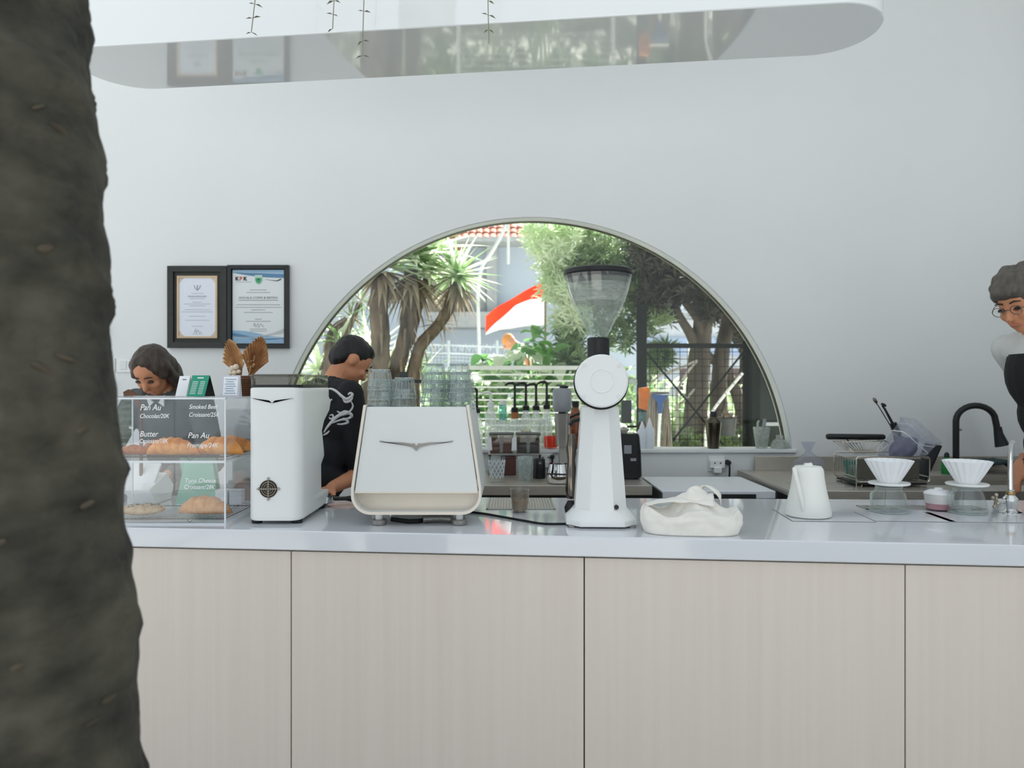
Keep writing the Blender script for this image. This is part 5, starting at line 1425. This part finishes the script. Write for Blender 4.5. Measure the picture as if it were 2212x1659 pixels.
# house far behind
house = thing('house', 'pale blue rendered house with red tiled roof beyond the garden', 'house', (0, 22, .6))
render_m = M('pale_blue_render', (180,190,202), .85, var=.03, vs=.6)
DH = 22.0
def hp_(px, py, d=DH): q = W(px, py, d); return (q.x, q.z-.6)
x0, _ = hp_(560,0); x1, zt = hp_(1400,532)
MB().box(x0, x1, 0, 6, 0, zt).build('wall', render_m, house, smooth=0)
cgrey = M('grey_concrete', (172,174,174), .85, var=.06)
def hbox(px0,px1,py0,py1,y0,y1,mat,name): 
    a, c = hp_(px0,py1), hp_(px1,py0); return MB().box(a[0],c[0],y0,y1,a[1],c[1]).build(name, mat, house, smooth=0)
hbox(1052,1074,532,690,-.35,-.002,cgrey,'column'); hbox(930,1180,680,712,-.9,-.002,cgrey,'ledge'); hbox(990,1150,524,534,-.9,.2,cgrey,'fascia'); hbox(985,1005,470,560,-.5,-.002,M('brick_brown',(150,112,92),.9,var=.2,vs=3),'chimney_stack')
hbox(925,1022,560,690,-.1,-.002,M('window_recess',(150,140,126),.8),'window_recess')
for i in range(9): hbox(965,1018,648+4.2*i,651+4.2*i,-.18,-.1,M('shutter_slat',(132,122,108),.8) if i == 0 else MATS['shutter_slat'],'shutter_slat')
hbox(1018,1050,600,690,-.14,-.002,cgrey,'shutter_post'); hbox(1075,1180,700,716,-.5,-.002,render_m,'string_course')
tile_m = M('terracotta_tile', (222,152,128), .8, var=.15, vs=2, rgb2=(204,128,104))
tl = MB(); n_ = 8
tl.grid(lambda u,v: (.10*math.cos(math.pi*(1-u)), v*.46, .055*math.sin(math.pi*u)), n_, 2)
tlm = tl.mesh('roof_tile'); finish(tlm, tile_m, 60)
roof = bpy.data.objects.new('roof', None); COL.objects.link(roof); roof.parent = house
ex0, ez = hp_(905, 526); pitch = R(32)
roof.location = (ex0, -.8, ez); roof.rotation_euler = (pitch, 0, 0)
MB().box(-.2, 3.5, 0, 4.2, -.05, -.01).build('roof_deck', tile_m, roof, smooth=0)
for j in range(10):
    for i in range(17):
        inst(tlm, 'roof_tile', roof, (i*.2+.05*0, j*.40, .0), (R(-5),0,0))
pipe = thing('roof_pipe', 'bent pale grey pipe rising past the tiled roof', 'pipe', W(1040,585,14)); o_ = pipe.location
P = lambda px, py, d: W(px,py,d)-o_
pm_ = M('pale_pipe', (206,208,206), .5, var=.05)
pipe.location = (W(1040,585,14).x, 14, .6); o_ = pipe.location
MB().tube(smooth_path([P(1032,640,14),P(1040,580,14),P(1062,545,14),P(1082,510,14),P(1094,480,14),P(1096,420,14)],6), .035, 8).build('bent_pipe', pm_, pipe); MB().tube([P(1098,570,14),P(1098,420,14)], .025, 8).build('upright', pm_, pipe)
MB().tube([(0,0,0),P(1032,640,14)], .03, 8).build('support', pm_, pipe)
# second low building and white post at the right
lb = thing('white_building', 'low white building with a blue band seen over the gate', 'building', (6.2, 26, .6))
MB().box(-2.0,6,0,4,0,3.0).build('wall', M('white_render',(226,228,232),.85), lb, smooth=0); MB().box(-2.1,6.1,-.3,0,1.75,2.35).build('blue_band', M('blue_band',(176,192,220),.7), lb, smooth=0); MB().box(-2.1,6.1,-.6,4.1,3.0,3.2).build('roof', cgrey, lb, smooth=0)
for i in range(3): MB().box(-1.9+1.6*i,-1.1+1.6*i,-.05,-.001,.2,1.3).build('opening', M('dark_opening',(120,100,96),.8) if i == 0 else MATS['dark_opening'], lb, smooth=0)
po = thing('white_post', 'white round post standing behind the mesh gate', 'post', (W(1493,0,10).x, 10, .6))
MB().lathe([(.05,0),(.05,1.5),(.06,1.52)], 16).build('shaft', white_paint, po)
# wire fence on the terrace
wf_ = thing('wire_fence', 'pale wire mesh fence on the terrace in front of the house', 'fence', (W(1000,0,13).x, 13, .6))
fm = M('pale_galvanised', (196,204,208), .5, metal=.3)
zt = W(0,742,13).z-.6
for i in range(4): x = -1.1+.85*i; MB().tube([(x,0,0),(x,0,zt+.05)], .022, 8).build('post', fm, wf_)
for z in (zt, zt-.14, zt-.42): MB().tube([(-1.2,0,z),(1.6,0,z-.1)], .011, 6).build('rail', fm, wf_)
wm = MB()
for i in range(46): x = -1.2+.06*i; wm.tube([(x,0,zt),(x+.0,0,zt-.9)], .004, 4)
for i in range(12): z = zt-.2-.06*i; wm.tube([(-1.2,0,z),(1.6,0,z-.1)], .004, 4)
for i in range(22): x = -1.2+.125*i; wm.tube([(x,0,zt-.01),(x+.06,0,zt-.13),(x+.12,0,zt-.01)], .006, 4)
wm.build('mesh_wires', fm, wf_)['kind'] = 'stuff'
# person bending down beyond the plants
pl_ = M('pale_green_shirt', (214,226,208), .85, var=.04)
hx = W(1102, 738, 10.6)
pp, _, _, _ = person('person in a pale green shirt bending down beyond the garden plants', (hx.x+.42, hx.y-.1, .6), R(72), 1.66, R(40), 0, R(20), None, pl_, hair='cap', hairm=M('orange_brown_cap',(214,140,62),.7), voxel=.012)
# flag
fd_ = 9.0; pole = W(1178, 0, fd_)
fl_ = thing('flag', 'red and white flag fluttering on a bamboo pole in the garden', 'flag', (pole.x, fd_, 0))
zt = W(0,604,fd_).z; zb_ = W(0,690,fd_).z
MB().tube([(.0,0,0),(.0,0,zt+.06)], .016, 8).build('pole', M('bamboo_pole',(150,140,116),.7,var=.15,vs=10), fl_)
orng = LEAF('flag_orange_red', (255,104,30), (255,90,20), .8, glow=.5); wht = LEAF('flag_white', (244,244,246), (236,238,242), .8, glow=.5)
def flag_pt(u, a):          # a: 0 bottom .. 1 top, u: 0 pole .. 1 fly
    top = [(0,604),(.25,622),(.5,642),(.75,660),(1,682)]; mid = [(0,642),(.25,646),(.5,660),(.75,690),(1,719)]; bot = [(0,702),(.25,704),(.5,708),(.75,714),(1,724)]
    y = interp(top,u)*max(0,2*a-1) + interp(mid,u)*(1-abs(2*a-1)) + interp(bot,u)*max(0,1-2*a)
    q = W(1177-128*u, y, fd_)
    return (q.x-pole.x, .10*math.sin(u*6+a)*u+.04*math.sin(u*13), q.z)
MB().grid(lambda u,v: flag_pt(u,.5+.5*v), 40, 10).build('red_half', orng, fl_, smooth=180, solid=.003)
MB().grid(lambda u,v: flag_pt(u,.5*v), 40, 10).build('white_half', wht, fl_, smooth=180, solid=.003)

# sword-leaved garden trees
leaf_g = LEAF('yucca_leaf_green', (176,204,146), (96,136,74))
leaf_p = LEAF('yucca_leaf_sunlit_tint', (240,244,230), (206,222,188))  # leaf colour whitened to stand for the sunlit sides
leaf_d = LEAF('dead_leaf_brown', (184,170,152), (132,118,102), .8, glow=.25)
trunk_m = M('fibrous_trunk', (118,104,90), .9, var=.35, vs=12, stretch=(1,1,.3), rgb2=(64,56,48), bump=.8, bs=40)
def sword(L, w, bend):
    m = MB(); n_ = 6; rows = []
    for i in range(n_+1):
        f = i/n_; ww = w*(.55+.45*math.sin(math.pi*min(1,f*1.3+.15)))*(1-f**3)
        rows.append([( -ww/2, L*f, -bend*f*f + .25*ww), (0, L*f, -bend*f*f), (ww/2, L*f, -bend*f*f + .25*ww)])
    m.grid(lambda u,v: rows[round(v*n_)][round(u*2)], 3, n_+1); return m
SW = {}
for nm, mt in (('g',leaf_g),('p',leaf_p),('d',leaf_d)):
    for L, w, b_, kx in ((.42,.052,.05,'L'),(.30,.038,.02,'M'),(.34,.022,.03,'T')):
        me = sword(L,w,b_).mesh('leaf'); finish(me, mt, 60); SW[nm+kx] = me
def crown(t, c, n, kind, size='L', lo=-.25, hi=1.0, sc=1.0, name='leaf'):
    for i in range(n):
        az = i*2.39996 + random.uniform(-.2,.2); z = lo + (hi-lo)*((i+.5)/n)
        el = math.asin(max(-1,min(1,z)))
        kk = random.choice(kind)
        d_ = Vector((math.cos(el)*math.cos(az), math.cos(el)*math.sin(az), math.sin(el)))
        rq = d_.to_track_quat('Y','Z')
        o = bpy.data.objects.new(name, SW[kk+size]); COL.objects.link(o); o.parent = t
        o.location = c + d_*.03; o.rotation_mode = 'QUATERNION'; o.rotation_quaternion = rq; o.scale = (sc*random.uniform(.8,1.15),)*3
def yucca(label, d, trunks, crowns):
    bx = trunks[0][0][0][0]
    b0 = W(bx, 0, d)
    t = thing('yucca_tree', label, 'yucca', (b0.x, d, 0), 0, 'sword-leaved garden trees')
    o_ = t.location
    for path, r0, r1 in trunks:
        pts = [W(a, y, d + dz)-o_ for a, y, dz in path]
        if path[0][1] > 760: pts = [Vector((pts[0].x*1.0, pts[0].y, 0))] + pts
        sp_ = smooth_path(pts, 8); n_ = len(sp_)
        rr = [(r0+(r1-r0)*i/(n_-1))*(1+.16*noise.noise(Vector((i*.9,r0*50,bx)))) for i in range(n_)]
        MB().tube(sp_, rr, 10).build('trunk', trunk_m, t, smooth=180)
        for i in range(10, n_-2, 4):
            for q_ in range(2):
                az = random.uniform(0,6.28); dn = Vector((math.cos(az)*.35, math.sin(az)*.35, -1)).normalized()
                o = bpy.data.objects.new('dry_leaf', SW['dM']); COL.objects.link(o); o.parent = t; o.location = sp_[i] + Vector((math.cos(az),math.sin(az),0))*rr[i]*.9
                o.rotation_mode = 'QUATERNION'; o.rotation_quaternion = dn.to_track_quat('Y','Z'); o.scale = (.75,.75,.75)
    for (a, y, dz), n, kind, size, lo, hi, sc in crowns:
        crown(t, W(a, y, d+dz)-o_, n, kind, size, lo, hi, sc)
random.seed(21)
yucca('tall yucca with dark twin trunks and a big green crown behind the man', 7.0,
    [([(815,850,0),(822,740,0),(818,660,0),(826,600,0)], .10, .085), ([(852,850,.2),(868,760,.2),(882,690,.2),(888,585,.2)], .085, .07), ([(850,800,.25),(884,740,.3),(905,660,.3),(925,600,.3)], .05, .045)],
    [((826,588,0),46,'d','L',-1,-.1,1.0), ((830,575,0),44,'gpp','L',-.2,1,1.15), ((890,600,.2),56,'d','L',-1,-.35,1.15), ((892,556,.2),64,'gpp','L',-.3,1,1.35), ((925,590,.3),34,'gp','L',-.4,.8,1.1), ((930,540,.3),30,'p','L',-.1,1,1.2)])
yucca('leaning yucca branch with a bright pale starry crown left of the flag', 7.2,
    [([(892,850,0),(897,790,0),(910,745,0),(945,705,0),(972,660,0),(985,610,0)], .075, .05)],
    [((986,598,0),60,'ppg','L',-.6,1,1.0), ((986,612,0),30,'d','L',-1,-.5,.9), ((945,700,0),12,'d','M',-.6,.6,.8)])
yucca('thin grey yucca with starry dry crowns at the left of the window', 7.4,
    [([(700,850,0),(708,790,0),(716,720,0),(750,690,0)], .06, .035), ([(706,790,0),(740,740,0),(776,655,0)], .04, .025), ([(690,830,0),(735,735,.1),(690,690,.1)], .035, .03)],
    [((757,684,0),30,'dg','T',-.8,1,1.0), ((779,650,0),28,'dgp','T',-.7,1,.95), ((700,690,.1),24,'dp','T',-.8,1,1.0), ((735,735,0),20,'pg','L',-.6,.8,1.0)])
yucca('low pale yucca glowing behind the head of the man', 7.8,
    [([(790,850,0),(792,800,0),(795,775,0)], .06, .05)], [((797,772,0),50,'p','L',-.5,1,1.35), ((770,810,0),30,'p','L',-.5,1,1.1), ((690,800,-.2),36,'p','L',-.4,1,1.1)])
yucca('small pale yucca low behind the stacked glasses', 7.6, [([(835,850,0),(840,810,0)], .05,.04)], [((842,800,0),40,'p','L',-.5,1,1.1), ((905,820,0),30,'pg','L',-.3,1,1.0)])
# hazy shrubs far behind the yuccas
def leafcloud(name, mat, blobs, n, L, w, parent=None, seedv=1, flat=.3, rosette=9):
    random.seed(seedv); b = MB()
    for (c, r) in blobs:
        for _ in range(n):
            while True:
                q = Vector((random.uniform(-1,1),random.uniform(-1,1),random.uniform(-1,1)))
                if q.length <= 1: break
            q = Vector(c) + Vector((q.x*r[0], q.y*r[1], q.z*r[2]))
            ax = Vector((random.gauss(0,.5),random.gauss(0,.5),random.uniform(.1,1))).normalized()
            for k_ in range(rosette):
                az = 2*math.pi*k_/rosette+random.random(); s1 = ax.orthogonal().normalized(); s2 = ax.cross(s1)
                dr = (ax*random.uniform(.1,.9) + s1*math.cos(az) + s2*math.sin(az)).normalized()
                sd = dr.cross(ax); sd = sd.normalized()*w*random.uniform(.7,1.2) if sd.length > .01 else s1*w
                ll = L*random.uniform(.6,1.15); up = ax*w*.5
                b.add([q, q+dr*ll*.45+sd, q+dr*ll - ax*ll*.12, q+dr*ll*.45-sd, q+dr*ll*.5+up*0-ax*ll*.0], [(0,1,2),(0,2,3)])
    me = bpy.data.meshes.new(name); me.from_pydata([tuple(v_) for v_ in b.v], [], b.f); finish(me, mat, 0)
    o = bpy.data.objects.new(name, me); COL.objects.link(o)
    if parent: o.parent = parent
    o['kind'] = 'stuff'
    return o
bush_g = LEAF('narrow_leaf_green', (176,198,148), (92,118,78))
bush_p = LEAF('narrow_leaf_sunlit_tint', (236,242,222), (196,216,172))  # sunlit left side of the tree put into a near-white leaf colour
bush_d = LEAF('narrow_leaf_shade_tint', (84,82,68), (50,50,42), .6, glow=.12)  # shade of the tree's right side put into a darker leaf colour
d = 7.3
tb = thing('leafy_tree', 'dense narrow-leaved tree with several grey trunks behind the mesh gate', 'tree', (W(1520,0,d).x, d, 0)); o_ = tb.location
for path, r0, r1 in [([(1500,960,0),(1505,860,0),(1512,760,0),(1520,690,0),(1535,620,0),(1538,540,.1)], .135,.07), ([(1560,965,.2),(1552,860,.2),(1560,760,.2),(1575,680,.2),(1580,600,.2)], .10,.06),
        ([(1512,770,0),(1490,720,-.05),(1462,670,-.05),(1450,600,0)], .055,.03), ([(1520,740,0),(1506,690,-.1),(1474,640,-.1),(1462,560,-.1),(1440,500,0)], .045,.022), ([(1590,965,.3),(1600,880,.3),(1565,800,.3),(1530,770,.2)], .075,.05),
        ([(1600,830,.25),(1606,760,.25),(1585,690,.25),(1560,640,.3)], .035,.025), ([(1462,640,0),(1430,610,.1),(1390,600,.2)], .02,.012), ([(1600,760,.2),(1640,700,.3),(1650,640,.4)], .03,.02)]:
    pts = [W(a,y,d+dz)-o_ for a,y,dz in path]
    if path[0][1] > 940: pts = [Vector((pts[0].x,pts[0].y,0))]+pts
    sp_ = smooth_path(pts,8); n_ = len(sp_)
    MB().tube(sp_, [(r0+(r1-r0)*i/(n_-1))*(1+.1*noise.noise(Vector((i*.7,r0*40,2)))) for i in range(n_)], 10).build('trunk', M('smooth_grey_bark',(124,112,100),.85,var=.25,vs=6,stretch=(1,1,.3),rgb2=(84,74,66),bump=.4,bs=40) if 'smooth_grey_bark' not in MATS else MATS['smooth_grey_bark'], tb, smooth=180)
def BL(px, py, rx, rz, dz=0, ry=.35): q = W(px,py,d+dz)-o_; return (q, (rx*d/FPX, ry, rz*d/FPX))
leafcloud('sunlit_tinted_foliage', bush_p, [BL(1165,500,34,40,-.2),BL(1185,560,40,40,-.2),BL(1200,625,30,30,-.2),BL(1225,500,40,35,-.1),BL(1235,690,38,32,-.3),BL(1225,640,20,22,-.3)], 62, .15, .011, tb, 4)
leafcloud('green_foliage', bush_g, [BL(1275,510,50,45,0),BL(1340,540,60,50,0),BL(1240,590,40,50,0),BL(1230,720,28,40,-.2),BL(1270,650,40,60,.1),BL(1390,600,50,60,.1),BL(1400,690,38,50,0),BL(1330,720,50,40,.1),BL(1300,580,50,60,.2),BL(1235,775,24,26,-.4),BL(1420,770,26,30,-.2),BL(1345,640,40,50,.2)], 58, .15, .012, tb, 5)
leafcloud('shade_tinted_foliage', bush_d, [BL(1400,540,70,40,.3),BL(1450,580,60,60,.3),BL(1420,650,60,60,.3),BL(1500,600,60,50,.4),BL(1540,640,50,50,.5),BL(1600,700,40,60,.6),BL(1350,600,60,60,.5),BL(1280,560,60,60,.5),BL(1420,560,50,36,-.3),BL(1480,610,50,44,-.3),BL(1540,650,40,40,-.2),BL(1400,500,60,26,-.2),BL(1420,640,40,40,-.2),BL(1620,690,30,50,0)], 62, .16, .013, tb, 6)
# leafy plants around the white railing
lg1 = LEAF('broad_leaf_green', (172,208,146), (110,164,92)); lg2 = LEAF('broad_leaf_pale', (244,247,238), (222,234,206)); lg3 = LEAF('broad_leaf_deep', (84,128,74), (60,100,54))
def broad(mat):
    m = MB(); n_ = 8; rows = []
    for i in range(n_+1):
        f = i/n_; ww = .055*math.sin(math.pi*f**.75)**.8 if 0 < f < 1 else .001
        rows.append([(-ww, .17*f, .012*math.sin(f*3)+.02*ww/.055-.05*f*f), (0,.17*f,.012*math.sin(f*3)-.05*f*f), (ww,.17*f,.012*math.sin(f*3)+.02*ww/.055-.05*f*f)])
    m.grid(lambda u,v: rows[round(v*n_)][round(u*2)], 3, n_+1); me = m.mesh('leaf'); finish(me, mat, 60); return me
BR = [broad(lg1), broad(lg2), broad(lg3)]
random.seed(9)
def shrub(label, cxp, d, spots, kinds, n, sc):
    t = thing('leafy_shrub', label, 'shrub', (W(cxp,0,d).x, d, 0), 0, 'broad-leaved plants by the railing'); o_ = t.location
    for (px, py, rx, rz) in spots:
        q = W(px,py,d)-o_
        MB().tube(smooth_path([(0,0,0),(q.x*.5,.05,q.z*.5),(q.x,0,q.z)],5), [.014]*6+[.007]*5, 6).build('stem', leaf_stem, t)
        for _ in range(n):
            c = q + Vector((random.uniform(-1,1)*rx*d/FPX, random.uniform(-.25,.25), random.uniform(-1,1)*rz*d/FPX))
            az = random.uniform(0,6.28)
            o = inst(random.choice([BR[k_] for k_ in kinds]), 'leaf', t, c, (random.uniform(-.9,.6), random.uniform(-.5,.5), az), sc*random.uniform(.7,1.3))
leaf_stem = M('green_stem', (150,170,120), .6)
shrub('upright shrub with soft green oval leaves above the railing', 1165, 6.9, [(1140,745,30,24),(1175,730,34,30),(1195,770,30,20),(1150,775,40,20)], (0,0,1), 16, .8)
shrub('pale variegated plant low behind the railing at left', 1060, 6.7, [(1045,825,30,30),(1075,840,30,30),(1100,815,34,26),(1070,785,30,16)], (0,1,1,2), 20, 1.0)
shrub('pale variegated plant low behind the railing at right', 1180, 6.6, [(1150,830,34,34),(1190,840,34,34),(1225,820,34,36),(1240,870,30,30)], (0,1,1,2), 20, 1.0)
shrub('deep green plant low between the railing and window', 1120, 7.2, [(1040,850,40,40),(1110,860,50,40),(1180,870,50,40)], (2,2,0), 22, 1.2)
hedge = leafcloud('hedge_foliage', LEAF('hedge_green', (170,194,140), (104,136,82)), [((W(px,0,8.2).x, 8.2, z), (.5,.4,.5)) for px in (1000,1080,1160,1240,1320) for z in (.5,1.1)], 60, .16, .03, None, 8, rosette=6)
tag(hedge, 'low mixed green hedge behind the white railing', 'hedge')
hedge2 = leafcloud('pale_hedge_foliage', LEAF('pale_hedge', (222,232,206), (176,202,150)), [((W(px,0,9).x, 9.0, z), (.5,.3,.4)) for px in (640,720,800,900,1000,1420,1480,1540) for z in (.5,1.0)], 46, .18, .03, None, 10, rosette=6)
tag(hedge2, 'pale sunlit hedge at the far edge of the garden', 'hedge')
# white railing
rl = thing('white_railing', 'white railing of thin horizontal bars outside the window', 'railing', (W(1130,0,6.3).x, 6.3, 0))
zt = W(0,790,6.3).z
xw0, xw1 = W(985,0,6.3).x-rl.location.x, W(1330,0,6.3).x-rl.location.x
MB().box(xw0,xw1,-.02,.02,zt-.035,zt).build('top_rail', pm_, rl, bevel=.004)
for i in range(12): z = zt-.075-.054*i; MB().tube([(xw0,0,z),(xw1,0,z)], .007, 6).build('bar', white_paint, rl)
for x in (xw0+.02, xw1-.02): MB().tube([(x,.012,0),(x,.012,zt-.03)], .016, 8).build('post', white_paint, rl)
# mesh gate with dark frame
dg_ = 6.5
def gx(px): return W(px,0,dg_).x
def gz(py): return W(0,py,dg_).z
gt = thing('mesh_gate', 'black framed wire mesh gate with crossed braces', 'gate', (gx(1495), dg_, 0)); gx0 = gt.location.x
gm = M('black_green_steel', (30,35,32), .8, var=.15, spec=.15)
MB().box(gx(1376)-gx0,gx(1396)-gx0,-.035,.035,0,gz(660)).build('post', gm, gt, bevel=.004); MB().box(gx(1606)-gx0,gx(1622)-gx0,-.03,.03,0,gz(735)).build('post', gm, gt, bevel=.004)
MB().box(gx(1396)-gx0,gx(1606)-gx0,-.022,.022,gz(752),gz(742)).build('top_rail', gm, gt, bevel=.003); MB().box(gx(1396)-gx0,gx(1606)-gx0,-.022,.022,.08,.13).build('bottom_rail', gm, gt, bevel=.003)
MB().tube([(gx(1396)-gx0,-.026,gz(762)),(gx(1503)-gx0,-.026,gz(890)),(gx(1560)-gx0,-.026,gz(960))], .009, 6).build('brace', gm, gt); MB().tube([(gx(1604)-gx0,-.03,gz(760)),(gx(1503)-gx0,-.03,gz(888)),(gx(1440)-gx0,-.03,gz(965))], .009, 6).build('brace', gm, gt)
mw_ = MB()
for i in range(13): x = gx(1404+16.2*i)-gx0; mw_.tube([(x,0,.1),(x,0,gz(750))], .0028, 4)
for i in range(26): z = gz(760)-.064*i; mw_.tube([(gx(1396)-gx0,.004,z),(gx(1606)-gx0,.004,z)], .0028, 4) if z > .12 else None
mw_.build('wire_mesh', gm, gt)['kind'] = 'stuff'
# dark panel right of the gate
dk = thing('dark_door_panel', 'dark green-black glazed panel at the right edge of the window view', 'door panel', (gx(1665), 6.2, 0)); x_ = gx(1665)
dkm = M('dark_glass_panel', (38,45,41), .5, var=.25, vs=3, rgb2=(24,30,26), spec=.2)
MB().box(-.20,.5,0,.05,.02,2.4).build('panel', dkm, dk, smooth=0); MB().box(-.27,-.2,-.02,.06,0,2.45).build('stile', gm, dk, bevel=.003); MB().box(-.15,.5,-.012,0,1.0,1.03).build('bar', grey_plastic, dk)
# mop, dustpan, pole, pot, sticks
md = 5.5
mp_ = thing('upturned_mop', 'grey string mop standing head up with blue socket and white handle', 'mop', (W(1424,0,md).x, md, 0)); s = md/FPX
zt = W(0,852,md).z
MB().tube([(-.05,-.035,0),(0,-.032,zt-.10)], .011, 8).build('handle', white_paint, mp_)
blu = M('blue_plastic', (62,88,140), .5)
MB().prism([(-.012,zt-.14),(.012,zt-.14),(.022,zt-.06),(.055,zt-.012),(.055,zt),(-.055,zt),(-.055,zt-.012),(-.022,zt-.06)], -.05, -.012, 'y').build('socket', blu, mp_, bevel=.003)
MB().box(-.07,.07,-.02,.02,zt,zt+.022).build('clamp', M('grey_clamp',(140,136,126),.6), mp_, bevel=.003)
mopm = M('grey_mop_string', (152,142,128), .95, var=.2, vs=20, stretch=(1,1,.2))
random.seed(4); ms = MB()
for i in range(64):
    x = random.uniform(-.075,.075); y = random.uniform(.008,.03)
    ms.tube([(x*.8,0,zt+.015),(x*1.0,y,zt-.04),(x*1.15+random.uniform(-.01,.01),y*1.2+.02,zt-.2),(x*1.2+random.uniform(-.02,.02),y*1.3+.02,zt-.34-random.uniform(0,.08))], .0055, 5)
o = ms.build('strings', mopm, mp_); o['kind'] = 'stuff'
dn = thing('orange_dustpan', 'orange dustpan hanging beside the mop', 'dustpan', (W(1394,0,5.6).x, 5.6, 0)); s = 5.6/FPX; zz = W(0,890,5.6).z
MB().prism([(-.05,zz+.03),(.045,zz),(.055,zz+.12),(.02,zz+.19),(-.05,zz+.18)], -.012, .012, 'y').build('pan', M('orange_plastic',(214,118,48),.6,var=.1,vs=20), dn, bevel=.003)
MB().tube([(0,0.02,0),(0,0.02,zz+.02)], .01, 8).build('handle', grey_dk, dn); MB().box(-.05,.035,-.012,.012,zz-.075,zz-.001).build('brush', M('teal_bristle',(92,120,124),.9,var=.2,vs=40), dn)
bp_ = thing('striped_pole', 'white banded pole leaning across the mesh gate', 'pole', (W(1525,0,6.2).x, 6.2, 0)); o_ = bp_.location
pth = smooth_path([Vector((0,0,0)), W(1524,965,6.2)-o_, W(1527,920,6.2)-o_, W(1545,880,6.2)-o_, W(1604,806,6.2)-o_], 8)
MB().tube(pth, .013, 8).build('pole', white_matte, bp_, smooth=60)
for i in range(9, len(pth)-1, 2): MB().tube([pth[i], pth[i]+(pth[i+1]-pth[i]).normalized()*.008], .0142, 8).build('band', grey_plastic, bp_)
pt = thing('hanging_pot', 'dark grey plant pot hanging on the mesh gate', 'pot', (W(1572,0,6.3).x, 6.3, gz(938)))
MB().lathe([(.055,0),(.06,.01),(.075,.14),(.08,.15),(.07,.15),(.05,.02)], 20, cap1=False).build('pot', grey_dk, pt); MB().tube([(-.075,0,.14),(-.04,0,.24),(0,.1,.30)], .004, 6).build('wire', gm, pt)
lp = leafcloud('pot_plant_foliage', leaf_d, [(Vector((0,0,.16)),(.07,.05,.04))], 14, .08, .008, pt, 3)
stm = M('pale_bare_stick', (206,200,188), .8, var=.1)
for lab, pts in [('pale bare stick rising from left to right behind the gate mesh, uppermost', [(1395,835),(1427,810),(1470,795),(1506,778)]), ('short pale stick crossing the lower middle of the gate', [(1464,876),(1482,862),(1502,838)]), ('pale stick standing steeply behind the gate', [(1462,842),(1478,815),(1487,800),(1506,780)]), ]:
    q = W(pts[0][0],0,6.8)
    t = thing('bare_stick', lab, 'stick', (q.x, 6.8, 0), 0, 'bare sticks behind the gate'); o_ = t.location
    MB().tube([(0,0.05,0)]+[W(a,y,6.8)-o_ for a,y in pts], [.008]+[.013]*(len(pts)-1)+[.008], 7).build('stick', stm, t, smooth=60)
fill = leafcloud('ground_foliage', M('ground_cover', (150,172,118), .6, var=.4, vs=4, rgb2=(90,110,66)), [((W(px,0,6.9).x, 6.9, .75), (.22,.2,.2)) for px in (1440,1480,1580,1640,1690)], 50, .1, .018, None, 12, rosette=6)
tag(fill, 'low leafy ground cover behind the foot of the gate', 'ground cover')
